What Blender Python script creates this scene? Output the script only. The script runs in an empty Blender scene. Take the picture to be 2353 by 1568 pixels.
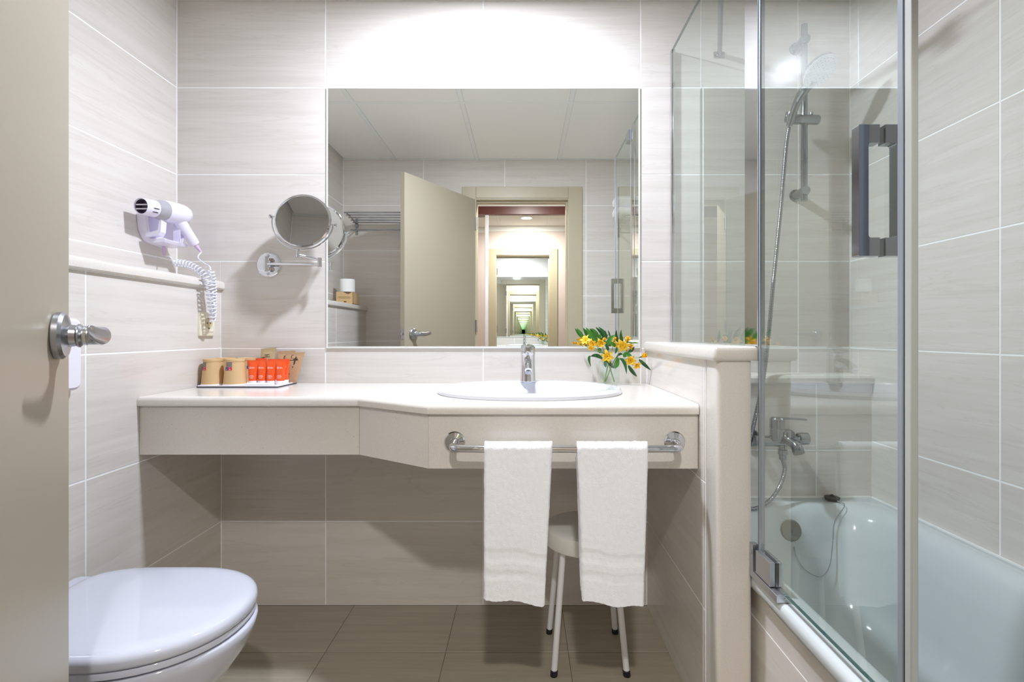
import bpy, bmesh, math, random
from mathutils import Vector, Matrix, noise
R = math.radians
random.seed(7)
SC = bpy.context.scene
COL = SC.collection
# ------------------------------------------------------------------ camera, light, exposure
CAM_Y, CAM_Z, F = -1.92, 1.04, 1152.0
cd = bpy.data.cameras.new('camera'); cam = bpy.data.objects.new('camera', cd); COL.objects.link(cam)
cam.location = (0, CAM_Y, CAM_Z); cam.rotation_euler = (R(90), 0, 0)
cd.sensor_width = 36; cd.lens = 36 * F / 2353
cd.shift_x = -26.5 / 2353; cd.shift_y = -17 / 2353
cd.clip_start = 0.02; cd.clip_end = 50
SC.camera = cam
w = bpy.data.worlds.new('world'); SC.world = w; w.use_nodes = True
w.node_tree.nodes['Background'].inputs[0].default_value = (0.8, 0.85, 0.9, 1)
w.node_tree.nodes['Background'].inputs[1].default_value = 0.05
vs = SC.view_settings; vs.view_transform = 'Standard'; vs.look = 'None'; vs.gamma = 1
vs.use_curve_mapping = False; vs.exposure = 0.07
cy = SC.cycles
cy.max_bounces = 40; cy.diffuse_bounces = 10; cy.glossy_bounces = 36; cy.transmission_bounces = 12
cy.transparent_max_bounces = 24; cy.blur_glossy = 0.1; cy.sample_clamp_indirect = 6

def lamp(name, loc, power, radius, col=(1, 1, 1), spread=180, target=None):
    l = bpy.data.lights.new(name, 'AREA'); l.shape = 'DISK'; l.size = radius * 2
    l.energy = power; l.color = col; l.spread = R(spread)
    o = bpy.data.objects.new(name, l); o.location = loc; COL.objects.link(o)
    return o
LAMP_A = (-0.15, -0.50, 2.313)
LAMP_B = (0.035, -2.38, 2.395)
A_lamp = lamp('downlight_lamp', LAMP_A, 35, 0.055, (0.88, 0.94, 1.09), 180)
B_lamp = lamp('hall_lamp', LAMP_B, 33, 0.06, (1.0, 0.97, 0.95))

# ------------------------------------------------------------------ helpers
def W(px, py, d):                       # a pixel of the photograph at depth d, in metres
    return Vector(((px - 1203) * d / F, CAM_Y + d, CAM_Z - (py - 767) * d / F))
def lin(c):
    return tuple(((v / 255) / 12.92 if v / 255 <= 0.04045 else ((v / 255 + 0.055) / 1.055) ** 2.4) for v in c) + (1,)
ORG = {}
def tag(o, label=None, cat=None, group=None, kind=None):
    if label: o['label'] = label
    if cat: o['category'] = cat
    if group: o['group'] = group
    if kind: o['kind'] = kind
    return o
def thing(name, label, cat, loc=(0, 0, 0), group=None):
    o = bpy.data.objects.new(name, None); o.empty_display_size = 0.05
    o.location = loc; COL.objects.link(o); ORG[o] = Vector(loc)
    return tag(o, label, cat, group)
class MB:
    def __init__(s): s.v = []; s.f = []; s.uv = None; s.boxy = False
    def add(s, vs_, fs):
        n = len(s.v); s.v += [Vector(p) for p in vs_]; s.f += [tuple(i + n for i in f) for f in fs]; return s
    def box(s, lo, hi, bevel=0.0, seg=2, rot=None, piv=None):
        s.boxy = True; bm = bmesh.new(); bmesh.ops.create_cube(bm, size=1)
        lo, hi = Vector(lo), Vector(hi); c = (lo + hi) / 2; d = hi - lo
        for q in bm.verts: q.co = Vector((q.co.x * d.x, q.co.y * d.y, q.co.z * d.z)) + c
        if bevel > 0: bmesh.ops.bevel(bm, geom=bm.edges[:], offset=min(bevel, 0.49 * min(abs(x) for x in d)), segments=seg, affect='EDGES', profile=0.5)
        if rot is not None:
            piv = Vector(piv) if piv is not None else c
            for q in bm.verts: q.co = rot @ (q.co - piv) + piv
        bm.verts.index_update()
        s.add([q.co.copy() for q in bm.verts], [tuple(q.index for q in f.verts) for f in bm.faces]); bm.free(); return s
    def rings(s, rings, cap0=True, cap1=True, closed=True):
        n = len(rings[0]); base = len(s.v)
        for r in rings: s.v += [Vector(p) for p in r]
        for i in range(len(rings) - 1):
            for j in range(n if closed else n - 1):
                a = base + i * n + j; b = base + i * n + (j + 1) % n
                s.f.append((a, b, b + n, a + n))
        if cap0: s.f.append(tuple(base + j for j in reversed(range(n))))
        if cap1: s.f.append(tuple(base + (len(rings) - 1) * n + j for j in range(n)))
        return s
    def lathe(s, prof, org=(0, 0, 0), axis=(0, 0, 1), n=32, sx=1, sy=1, cap=True):
        w_ = Vector(axis).normalized(); u = w_.orthogonal().normalized()
        if abs(w_.z) > 0.99: u = Vector((1, 0, 0))
        v = w_.cross(u); o = Vector(org)
        return s.rings([[o + w_ * z + u * (r * sx * math.cos(2 * math.pi * k / n)) + v * (r * sy * math.sin(2 * math.pi * k / n)) for k in range(n)] for r, z in prof], cap, cap)
    def tube(s, pts, r, n=10, cap=True):
        pts = [Vector(p) for p in pts]; rr = r if isinstance(r, (list, tuple)) else [r] * len(pts)
        t = (pts[1] - pts[0]).normalized(); u = t.orthogonal().normalized(); out = []
        for i, p in enumerate(pts):
            a = pts[max(i - 1, 0)]; b = pts[min(i + 1, len(pts) - 1)]
            t = (b - a).normalized(); u = (u - t * u.dot(t)).normalized(); v = t.cross(u)
            out.append([p + (u * math.cos(2 * math.pi * k / n) + v * math.sin(2 * math.pi * k / n)) * rr[i] for k in range(n)])
        return s.rings(out, cap, cap)
    def prism(s, poly, z0, z1):
        n = len(poly)
        return s.rings([[Vector((x, y, z0)) for x, y in poly], [Vector((x, y, z1)) for x, y in poly]])
    def bulge(s, poly, levels):          # levels: (z, inset) rings of a convex outline
        return s.rings([[Vector((x, y, z)) for x, y in inset_poly(poly, i)] for z, i in levels])
    def build(s, name, m, parent=None, smooth=True, ang=28, off=None):
        me = bpy.data.meshes.new(name); ang = min(ang, 20) if s.boxy else ang
        o3 = off if off is not None else (ORG.get(parent, Vector()) if parent is not None else Vector())
        me.from_pydata([tuple(p - o3) for p in s.v], [], s.f)
        bm = bmesh.new(); bm.from_mesh(me); bmesh.ops.recalc_face_normals(bm, faces=bm.faces); bm.to_mesh(me); bm.free()
        if smooth:
            me.polygons.foreach_set('use_smooth', [True] * len(me.polygons)); me.set_sharp_from_angle(angle=R(ang))
        me.materials.append(m)
        if s.uv:
            ul = me.uv_layers.new(name='UVMap')
            for lp in me.loops: ul.data[lp.index].uv = s.uv[lp.vertex_index]
        o = bpy.data.objects.new(name, me); COL.objects.link(o)
        if parent is not None:
            o.parent = parent; ORG[o] = ORG.get(parent, Vector())
        return o
def inset_poly(poly, d):
    if abs(d) < 1e-9: return poly
    n = len(poly); out = []
    area = sum(poly[i][0] * poly[(i + 1) % n][1] - poly[(i + 1) % n][0] * poly[i][1] for i in range(n))
    sg = 1 if area > 0 else -1
    for i in range(n):
        a, b, c = Vector(poly[i - 1]), Vector(poly[i]), Vector(poly[(i + 1) % n])
        e1 = (b - a); e2 = (c - b)
        if e1.length < 1e-9: e1 = e2
        if e2.length < 1e-9: e2 = e1
        n1 = Vector((-e1.y, e1.x)).normalized() * sg; n2 = Vector((-e2.y, e2.x)).normalized() * sg
        m = (n1 + n2); m = m / max(m.length_squared / 2, 0.3)
        out.append((b.x + m.x * d, b.y + m.y * d))
    return out
def rrect(x0, x1, y0, y1, r, n=6):
    out = []
    for cx, cy_, a0 in ((x1 - r, y1 - r, 0), (x0 + r, y1 - r, 90), (x0 + r, y0 + r, 180), (x1 - r, y0 + r, 270)):
        for k in range(n + 1):
            a = R(a0 + 90 * k / n); out.append((cx + r * math.cos(a), cy_ + r * math.sin(a)))
    return out
def bez(pts, n=16):                      # Catmull-Rom through the points
    pts = [Vector(p) for p in pts]; P = [pts[0] * 2 - pts[1]] + pts + [pts[-1] * 2 - pts[-2]]; out = []
    for i in range(1, len(P) - 2):
        for k in range(n):
            t = k / n; a, b, c, d = P[i - 1], P[i], P[i + 1], P[i + 2]
            out.append(0.5 * ((2 * b) + (c - a) * t + (2 * a - 5 * b + 4 * c - d) * t * t + (3 * b - a - 3 * c + d) * t ** 3))
    return out + [pts[-1]]
def copy_tree(o, parent=None):
    c = o.copy(); COL.objects.link(c)
    if parent is not None: c.parent = parent
    for ch in list(o.children): copy_tree(ch, c)
    return c

# ------------------------------------------------------------------ materials
MATS = {}
def mat(name, col=(200, 200, 200), rough=0.5, metal=0.0, spec=0.5, coat=0.0, bump=None, ior=1.5, sheen=0):
    m = bpy.data.materials.new(name); m.use_nodes = True; nt = m.node_tree; b = nt.nodes['Principled BSDF']
    b.inputs['Base Color'].default_value = lin(col); b.inputs['Roughness'].default_value = rough
    b.inputs['Metallic'].default_value = metal; b.inputs['Specular IOR Level'].default_value = spec
    b.inputs['Coat Weight'].default_value = coat; b.inputs['Coat Roughness'].default_value = 0.03
    b.inputs['Sheen Weight'].default_value = sheen; b.inputs['IOR'].default_value = ior
    if bump:
        tc = nt.nodes.new('ShaderNodeTexCoord'); nz = nt.nodes.new('ShaderNodeTexNoise'); bp = nt.nodes.new('ShaderNodeBump')
        nz.inputs['Scale'].default_value = bump[0]; nz.inputs['Detail'].default_value = 4
        bp.inputs['Strength'].default_value = bump[1]; bp.inputs['Distance'].default_value = bump[2]
        nt.links.new(tc.outputs['Object'], nz.inputs['Vector']); nt.links.new(nz.outputs['Fac'], bp.inputs['Height'])
        nt.links.new(bp.outputs['Normal'], b.inputs['Normal'])
    MATS[name] = m; return m
def nodes(m): return m.node_tree, m.node_tree.nodes['Principled BSDF']
def ramp(nt, stops, src):
    r = nt.nodes.new('ShaderNodeValToRGB'); e = r.color_ramp.elements
    while len(e) < len(stops): e.new(0.5)
    for k, (p, c) in enumerate(stops): e[k].position = p; e[k].color = lin(c)
    nt.links.new(src, r.inputs['Fac']); return r

def tile_mat(name, lo, hi, vein, rough, sc=(1.1, 1, 20), veinfac=0.45):
    m = mat(name, hi, rough, spec=0.5); nt, b = nodes(m)
    tc = nt.nodes.new('ShaderNodeTexCoord'); oi = nt.nodes.new('ShaderNodeObjectInfo')
    ad = nt.nodes.new('ShaderNodeVectorMath'); ad.operation = 'ADD'
    ml = nt.nodes.new('ShaderNodeVectorMath'); ml.operation = 'MULTIPLY'; ml.inputs[1].default_value = sc
    sc2 = nt.nodes.new('ShaderNodeMath'); sc2.operation = 'MULTIPLY'; sc2.inputs[1].default_value = 37.0
    nt.links.new(oi.outputs['Random'], sc2.inputs[0])
    nt.links.new(tc.outputs['Object'], ml.inputs[0]); nt.links.new(ml.outputs[0], ad.inputs[0]); nt.links.new(sc2.outputs[0], ad.inputs[1])
    n1 = nt.nodes.new('ShaderNodeTexNoise'); n1.inputs['Scale'].default_value = 1.6; n1.inputs['Detail'].default_value = 7; n1.inputs['Roughness'].default_value = 0.62; n1.inputs['Distortion'].default_value = 0.5
    nt.links.new(ad.outputs[0], n1.inputs['Vector'])
    r1 = ramp(nt, [(0.3, lo), (0.62, hi)], n1.outputs['Fac'])
    n2 = nt.nodes.new('ShaderNodeTexNoise'); n2.inputs['Scale'].default_value = 0.9; n2.inputs['Detail'].default_value = 5; n2.inputs['Distortion'].default_value = 1.6
    nt.links.new(ad.outputs[0], n2.inputs['Vector'])
    r2 = ramp(nt, [(0.485, (0, 0, 0)), (0.5, (255, 255, 255)), (0.515, (0, 0, 0))], n2.outputs['Fac'])
    f = nt.nodes.new('ShaderNodeMath'); f.operation = 'MULTIPLY'; f.inputs[1].default_value = veinfac
    nt.links.new(r2.outputs['Color'], f.inputs[0])
    mx = nt.nodes.new('ShaderNodeMixRGB'); mx.inputs['Color2'].default_value = lin(vein)
    nt.links.new(f.outputs[0], mx.inputs['Fac']); nt.links.new(r1.outputs['Color'], mx.inputs['Color1'])
    nt.links.new(mx.outputs['Color'], b.inputs['Base Color'])
    bp = nt.nodes.new('ShaderNodeBump'); bp.inputs['Strength'].default_value = 0.06; bp.inputs['Distance'].default_value = 0.002
    nt.links.new(n1.outputs['Fac'], bp.inputs['Height']); nt.links.new(bp.outputs['Normal'], b.inputs['Normal'])
    return m
TILE = tile_mat('wall_tile_beige', (208, 202, 195), (217, 212, 206), (196, 188, 179), 0.11, veinfac=0.35)
FTILE = tile_mat('floor_tile_beige', (148, 139, 122), (160, 152, 135), (134, 124, 108), 0.3, sc=(1.2, 1, 26), veinfac=0.2)
GROUT = mat('grout_white', (242, 243, 243), 0.8)
FGROUT = mat('grout_dark', (110, 98, 84), 0.9)
def stone_mat(name, base, speck, rough):
    m = mat(name, base, rough); nt, b = nodes(m)
    tc = nt.nodes.new('ShaderNodeTexCoord')
    n = nt.nodes.new('ShaderNodeTexNoise'); n.inputs['Scale'].default_value = 260; n.inputs['Detail'].default_value = 2
    nt.links.new(tc.outputs['Object'], n.inputs['Vector'])
    v = nt.nodes.new('ShaderNodeTexVoronoi'); v.inputs['Scale'].default_value = 95
    nt.links.new(tc.outputs['Object'], v.inputs['Vector'])
    r = ramp(nt, [(0.0, speck), (0.09, speck), (0.13, base)], v.outputs['Distance'])
    r2 = ramp(nt, [(0.35, tuple(int(x * 0.98) for x in base)), (0.6, base)], n.outputs['Fac'])
    mx = nt.nodes.new('ShaderNodeMixRGB'); mx.blend_type = 'MULTIPLY'; mx.inputs['Fac'].default_value = 1
    ms = nt.nodes.new('ShaderNodeMixRGB'); ms.inputs['Fac'].default_value = 1
    r3 = ramp(nt, [(0.0, (255, 255, 255)), (0.82, (255, 255, 255)), (0.86, (0, 0, 0))], v.outputs['Color'])
    nt.links.new(r3.outputs['Color'], ms.inputs['Fac']); nt.links.new(r.outputs['Color'], ms.inputs['Color1']); ms.inputs['Color2'].default_value = lin(base)
    nt.links.new(r2.outputs['Color'], mx.inputs['Color1'])
    # speck factor relative to base
    dv = nt.nodes.new('ShaderNodeMixRGB'); dv.blend_type = 'DIVIDE'; dv.inputs['Fac'].default_value = 1; dv.inputs['Color2'].default_value = lin(base)
    nt.links.new(ms.outputs['Color'], dv.inputs['Color1']); nt.links.new(dv.outputs['Color'], mx.inputs['Color2'])
    nt.links.new(mx.outputs['Color'], b.inputs['Base Color']); return m
STONE = stone_mat('speckled_composite_stone', (215, 210, 202), (150, 138, 122), 0.16)
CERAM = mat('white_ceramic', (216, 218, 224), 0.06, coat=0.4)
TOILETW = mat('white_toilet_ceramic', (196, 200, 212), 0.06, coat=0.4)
ENAMEL = mat('white_tub_enamel', (202, 209, 211), 0.12, coat=0.3)
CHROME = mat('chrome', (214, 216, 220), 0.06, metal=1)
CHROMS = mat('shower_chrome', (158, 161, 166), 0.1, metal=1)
SATIN = mat('satin_nickel', (176, 178, 184), 0.26, metal=1)
STEEL = mat('worn_steel', (190, 191, 197), 0.35, metal=1, bump=(60, 0.3, 0.001))
ALU = mat('brushed_aluminium', (205, 209, 216), 0.22, metal=1)
DARK = mat('black_rubber', (22, 20, 22), 0.5)
PVC = mat('white_plastic', (234, 232, 242), 0.28)
LILAC = mat('lilac_white_plastic', (228, 224, 242), 0.22)
CREAM = mat('cream_plastic', (232, 228, 208), 0.35)
GREYP = mat('grey_band_plastic', (168, 166, 174), 0.25)
MAUVE = mat('dark_mauve_plastic', (96, 82, 104), 0.3)
DOOR = mat('beige_laminate_door', (163, 154, 136), 0.38, bump=(180, 0.05, 0.0005))
CASING = mat('beige_painted_casing', (184, 174, 150), 0.4)
CEIL = mat('ceiling_board_white', (236, 236, 232), 0.85)
CBAR = mat('ceiling_grid_white', (232, 234, 232), 0.6)
PAINT = mat('hall_paint_blush', (208, 193, 187), 0.8)
MAHOG = mat('mahogany_wood', (88, 44, 38), 0.35)
SEALM = mat('seal_grey_blue', (136, 142, 150), 0.25)
SEALB = mat('seal_dark_teal', (40, 58, 66), 0.2)
SEALC = mat('clear_seal_plastic', (172, 175, 168), 0.25)
CARD = mat('kraft_card', (206, 174, 128), 0.75)
KRAFT = mat('kraft_paper_bag', (178, 146, 112), 0.8, bump=(90, 0.5, 0.002))
KRAFT2 = mat('kraft_paper_light', (176, 158, 118), 0.8, bump=(90, 0.5, 0.002))
INK = mat('dark_ink', (66, 48, 36), 0.7)
ORANGE = mat('orange_tube_plastic', (236, 88, 34), 0.3)
WINK = mat('white_ink', (255, 214, 204), 0.5)
WCAP = mat('white_cap_plastic', (238, 238, 242), 0.3)
BLUE = mat('blue_print', (24, 78, 150), 0.5)
RED = mat('red_print', (204, 44, 70), 0.5)
GREYI = mat('grey_print', (112, 110, 116), 0.6)
PAPER = mat('white_paper', (240, 240, 238), 0.85)
STOOLW = mat('white_lacquered_metal', (226, 226, 228), 0.3)
STOOLS = mat('ivory_seat_plastic', (222, 220, 212), 0.35)
SHOWF = mat('pale_grey_shower_face', (196, 200, 204), 0.3)
TRAYB = mat('dark_tray_edge', (40, 42, 54), 0.4)
BRASSY = mat('pewter_overflow', (150, 148, 140), 0.28, metal=1)
def terry():
    m = mat('white_terry_cloth', (248, 250, 255), 0.95, sheen=0.3); nt, b = nodes(m)
    tc = nt.nodes.new('ShaderNodeTexCoord'); n = nt.nodes.new('ShaderNodeTexNoise'); n.inputs['Scale'].default_value = 420; n.inputs['Detail'].default_value = 3
    bp = nt.nodes.new('ShaderNodeBump'); bp.inputs['Strength'].default_value = 0.55; bp.inputs['Distance'].default_value = 0.002
    nt.links.new(tc.outputs['Object'], n.inputs['Vector']); nt.links.new(n.outputs['Fac'], bp.inputs['Height']); nt.links.new(bp.outputs['Normal'], b.inputs['Normal'])
    return m
TERRY = terry()
def mirror_mat(name, tint):
    m = bpy.data.materials.new(name); m.use_nodes = True; nt = m.node_tree; nt.nodes.clear()
    g = nt.nodes.new('ShaderNodeBsdfGlossy'); g.inputs['Color'].default_value = tint; g.inputs['Roughness'].default_value = 0.0
    o = nt.nodes.new('ShaderNodeOutputMaterial'); nt.links.new(g.outputs[0], o.inputs[0]); return m
MIRROR = mirror_mat('silvered_mirror', (0.95, 0.965, 0.935, 1))
MIRROR2 = mirror_mat('wardrobe_mirror', (0.92, 0.95, 0.925, 1))
MIRROR3 = mirror_mat('round_mirror', (0.62, 0.62, 0.60, 1))
def glass_mat(name, tint, k=1.7):
    # thin architectural pane: light passes straight through, both faces' Fresnel reflection on the outer side
    m = bpy.data.materials.new(name); m.use_nodes = True; nt = m.node_tree; nt.nodes.clear()
    t = nt.nodes.new('ShaderNodeBsdfTransparent'); t.inputs['Color'].default_value = tint
    g = nt.nodes.new('ShaderNodeBsdfGlossy'); g.inputs['Roughness'].default_value = 0.0; g.inputs['Color'].default_value = (0.95, 1, 0.98, 1)
    fr = nt.nodes.new('ShaderNodeFresnel'); fr.inputs['IOR'].default_value = 1.5
    mu = nt.nodes.new('ShaderNodeMath'); mu.operation = 'MULTIPLY'; mu.inputs[1].default_value = k; mu.use_clamp = True
    ge = nt.nodes.new('ShaderNodeNewGeometry'); inv = nt.nodes.new('ShaderNodeMath'); inv.operation = 'SUBTRACT'; inv.inputs[0].default_value = 1
    m2 = nt.nodes.new('ShaderNodeMath'); m2.operation = 'MULTIPLY'
    mx = nt.nodes.new('ShaderNodeMixShader'); o = nt.nodes.new('ShaderNodeOutputMaterial')
    nt.links.new(fr.outputs[0], mu.inputs[0]); nt.links.new(ge.outputs['Backfacing'], inv.inputs[1])
    nt.links.new(mu.outputs[0], m2.inputs[0]); nt.links.new(inv.outputs[0], m2.inputs[1])
    nt.links.new(m2.outputs[0], mx.inputs[0]); nt.links.new(t.outputs[0], mx.inputs[1]); nt.links.new(g.outputs[0], mx.inputs[2]); nt.links.new(mx.outputs[0], o.inputs[0])
    return m
GLASS = glass_mat('shower_glass', (0.935, 0.962, 0.945, 1))
VASEG = glass_mat('vase_glass', (0.975, 0.99, 0.98, 1), 1.7)
WATER = glass_mat('vase_water', (0.985, 0.995, 0.99, 1), 0.5)
def emit(name, s):
    m = bpy.data.materials.new(name); m.use_nodes = True; nt = m.node_tree; nt.nodes.clear()
    e = nt.nodes.new('ShaderNodeEmission'); e.inputs['Strength'].default_value = s
    o = nt.nodes.new('ShaderNodeOutputMaterial'); nt.links.new(e.outputs[0], o.inputs[0]); return m
BULB = emit('lamp_diffuser_lit', 12)
def petal_mat(name, base, edge, streak, mode):
    m = mat(name, base, 0.5); nt, b = nodes(m)
    uv = nt.nodes.new('ShaderNodeUVMap'); sp = nt.nodes.new('ShaderNodeSeparateXYZ'); nt.links.new(uv.outputs[0], sp.inputs[0])
    ab = nt.nodes.new('ShaderNodeMath'); ab.operation = 'ABSOLUTE'; nt.links.new(sp.outputs['X'], ab.inputs[0])
    mx = nt.nodes.new('ShaderNodeMixRGB'); mx.inputs['Color1'].default_value = lin(base); mx.inputs['Color2'].default_value = lin(streak)
    if mode == 'streak':
        wv = nt.nodes.new('ShaderNodeMath'); wv.operation = 'MULTIPLY'; wv.inputs[1].default_value = 17; nt.links.new(sp.outputs['X'], wv.inputs[0])
        si = nt.nodes.new('ShaderNodeMath'); si.operation = 'SINE'; nt.links.new(wv.outputs[0], si.inputs[0])
        mv = nt.nodes.new('ShaderNodeMath'); mv.operation = 'MULTIPLY'; mv.inputs[1].default_value = 16; nt.links.new(sp.outputs['Y'], mv.inputs[0])
        s2 = nt.nodes.new('ShaderNodeMath'); s2.operation = 'SINE'; nt.links.new(mv.outputs[0], s2.inputs[0])
        ad = nt.nodes.new('ShaderNodeMath'); ad.operation = 'ADD'; nt.links.new(si.outputs[0], ad.inputs[0]); nt.links.new(s2.outputs[0], ad.inputs[1])
        r = ramp(nt, [(0.5, (0, 0, 0)), (0.62, (255, 255, 255))], ad.outputs[0])
        e = r.color_ramp.elements; e[0].position = 0.93; e[1].position = 0.99
        nt.links.new(r.outputs['Color'], mx.inputs['Fac'])
    else:
        iv = nt.nodes.new('ShaderNodeMath'); iv.operation = 'SUBTRACT'; iv.inputs[0].default_value = 1.0; nt.links.new(ab.outputs[0], iv.inputs[1])
        r = ramp(nt, [(0.6, (0, 0, 0)), (1.0, (190, 190, 190))], iv.outputs[0])
        nt.links.new(r.outputs['Color'], mx.inputs['Fac'])
    nt.links.new(mx.outputs[0], b.inputs['Base Color']); return m
PET_Y = petal_mat('yellow_streaked_petal', (246, 208, 18), 0, (110, 50, 10), 'streak')
PET_O = petal_mat('yellow_orange_petal', (248, 202, 40), 0, (214, 130, 52), 'rib')
LEAF = mat('green_leaf', (56, 118, 34), 0.42)
LEAF2 = mat('dark_green_leaf', (38, 88, 42), 0.42)
STEM = mat('green_stem', (120, 150, 84), 0.5)

# ------------------------------------------------------------------ tiles
ZJ = [0.0, 0.32, 0.6525, 0.985, 1.3175, 1.65, 1.9825, 2.32]
TCACHE = {}
def tile_mesh(wd, ht, t, m):
    key = (round(wd, 4), round(ht, 4), t, m.name)
    if key not in TCACHE:
        c = 0.0009
        a, b = wd / 2, ht / 2
        v = [(-a, 0, -b), (a, 0, -b), (a, 0, b), (-a, 0, b), (-a, -t + c, -b), (a, -t + c, -b), (a, -t + c, b), (-a, -t + c, b),
             (-a + c, -t, -b + c), (a - c, -t, -b + c), (a - c, -t, b - c), (-a + c, -t, b - c)]
        f = [(8, 9, 10, 11)]
        for k in range(4):
            k2 = (k + 1) % 4; f += [(4 + k, 4 + k2, 8 + k2, 8 + k), (k, k2, 4 + k2, 4 + k)]
        me = bpy.data.meshes.new('tile'); me.from_pydata(v, [], f); me.materials.append(m); me.validate(); TCACHE[key] = me
    return TCACHE[key]
def lay(parent, org, rot, u0, u1, uj, z0, z1, zj, m=TILE, gap=0.0042, t=0.008, name='tile'):
    """tiles of one rectangle; org+rot map (u, 0, z) to the room, tiles stand proud towards local -Y"""
    us = [u0] + [q for q in sorted(uj) if u0 + 0.012 < q < u1 - 0.012] + [u1]
    zs = [z0] + [q for q in sorted(zj) if z0 + 0.012 < q < z1 - 0.012] + [z1]
    for i in range(len(us) - 1):
        for k in range(len(zs) - 1):
            a, b, c, d = us[i], us[i + 1], zs[k], zs[k + 1]
            me = tile_mesh(b - a - gap, d - c - gap, t, m)
            o = bpy.data.objects.new(name, me); COL.objects.link(o)
            o.location = Vector(org) + rot @ Vector(((a + b) / 2, 0, (c + d) / 2)); o.rotation_euler = rot.to_euler(); o.parent = parent
RZ = lambda a: Matrix.Rotation(R(a), 3, 'Z')
RB, RL, RR, RF, RFL = RZ(0), RZ(90), RZ(-90), RZ(180), Matrix.Rotation(R(-90), 3, 'X')
def struct(name, mb, m, parent=None, smooth=False):
    o = mb.build(name, m, parent, smooth=smooth)
    if parent is None: tag(o, kind='structure')
    return o
TT = 0.008
XL, XLL, XR, XP0, XP1, YF, HC = -1.327, -1.158, 1.25, 0.473, 0.557, -1.78, 2.32
# back wall (tile faces at Y=0, backing behind)
XJ = [-1.361 + 0.603 * k for k in range(6)]
back = struct('wall_back', MB().box((XL - .1, .0008, 0), (XR + .1, .12, 2.45)), GROUT)
lay(back, (0, TT, 0), RB, XL, XR, XJ, 1.3175, HC, ZJ)
lay(back, (0, TT, 0), RB, XL, XLL, XJ, 1.24, 1.3175, ZJ)
lay(back, (0, TT, 0), RB, XLL - .0035, XR, XJ, .985, 1.3175, ZJ)
lay(back, (0, TT, 0), RB, XLL, XP0, XJ, 0, .985, ZJ)
lay(back, (0, TT, 0), RB, XP1, XR, XJ, 0.89, 0.985, ZJ)
# left wall, upper plane and the lower boxed-out part with its ledge
left = struct('wall_left', MB().box((XL - .12, -1.9, 0), (XL - .0008, .1, 2.45)), GROUT)
lay(left, (XL - TT, 0, 0), RL, YF, 0, [-1.2, -0.6], 1.24, HC, ZJ)
lowl = struct('wall_left_lower', MB().box((XL, YF, 0), (XLL - .0008, TT, 1.207)), GROUT)
lay(lowl, (XLL - TT, 0, 0), RL, YF, 0, [-1.193, -0.593], 0, 1.207, ZJ, gap=0.004)
lg = MB().rings([[Vector((x, y, z)) for x, z in ((XL, 1.207), (XLL + .010, 1.207), (XLL + .014, 1.212), (XLL + .0145, 1.226), (XLL + .010, 1.236), (XLL + .002, 1.2405), (XL, 1.2405))] for y in (YF + .001, -.0005)])
struct('trim_1', lg, STONE, smooth=True)
# right wall
right = struct('wall_right', MB().box((XR + .0008, -1.9, 0), (XR + .12, .1, 2.45)), GROUT)
lay(right, (XR + TT, 0, 0), RR, 0, -YF, [0.604, 1.204], 0.45, HC, ZJ, gap=0.004)
# front (door) wall
DX0, DX1, DZ, YH = -0.362, 0.342, 2.035, -1.90
front = struct('wall_front', MB().box((-1.6, YH, 0), (DX0, YF - .0008, 2.45)).box((DX1, YH, 0), (1.6, YF - .0008, 2.45)).box((DX0, YH, DZ), (DX1, YF - .0008, 2.45)), GROUT)
XJF = [-k for k in (-1.338 + .603 * 0, -0.735, -0.138, 0.459, 1.06)]
XJF = [1.338, 0.735, 0.138, -0.459, -1.06]
lay(front, (0, YF - TT, 0), RF, -XR, -0.4, XJF, 0, 1.9825, ZJ)
lay(front, (0, YF - TT, 0), RF, 0.4, -XL, XJF, 0, 1.9825, ZJ)
lay(front, (0, YF - TT, 0), RF, -XR, -0.4, XJF, 1.9825, 2.0535, ZJ)
lay(front, (0, YF - TT, 0), RF, 0.4, -XL, XJF, 1.9825, 2.0535, ZJ)
lay(front, (0, YF - TT, 0), RF, -XR, -XL, XJF, 2.05, HC, ZJ)
# shower wall, lower boxed-out part
YS = -0.122
low = struct('wall_back_lower', MB().box((XP1, YS + .0008, 0), (XR, TT, 0.86)), GROUT)
lay(low, (0, YS + TT, 0), RB, XP1, XR, XJ, 0.3, 0.86, [0.32, 0.6225], gap=0.004)
lg = MB().rings([[Vector((x, y, z)) for y, z in ((TT, .86), (YS - .010, .86), (YS - .014, .865), (YS - .0145, .881), (YS - .010, .889), (YS - .002, .8925), (TT, .8925))] for x in (XP1 + .002, XR - .0005)])
struct('trim_2', lg, STONE, smooth=True)
# floor
floor = struct('floor', MB().box((-1.6, -3.3, -.1), (1.6, .1, -.0008)), FGROUT)
lay(floor, (0, 0, -TT), RFL, XLL, XR, [-1.045, -.647, -.254, .146, .546, .946], -3.2, 0, [-0.284 - .4 * k for k in range(8)], m=FTILE, gap=0.002)
# partition (half wall between vanity and tub)
part_w = struct('wall_partition', MB().box((XP0 + .0008, -.616, 0), (XP1, TT, .974)), GROUT)
lay(part_w, (XP0 + TT, 0, 0), RR, 0, .616, [0.6], 0, .974, ZJ, gap=0.0035)
MB().bulge(rrect(XP0 - .001, XP1 + .001, -.70, -.616, .013, 5), [(0, 0), (.974, 0)]).build('end_slab', STONE, part_w)
MB().bulge(rrect(.460, .583, -.708, 0.004, .010, 5), [(.974, .004), (.978, .001), (.984, 0), (1.000, 0), (1.006, .003), (1.009, .009)]).build('ledge_cap', STONE, part_w)
# tub side panel
tubp = struct('wall_tub_side', MB().box((XP1 + .0188, YF, 0), (XP1 + .05, -.58, .417)), GROUT)
lay(tubp, (XP1 + .018 + TT, 0, 0), RR, .58, -YF, [1.204], 0, .417, [.335], gap=0.0035)
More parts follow.
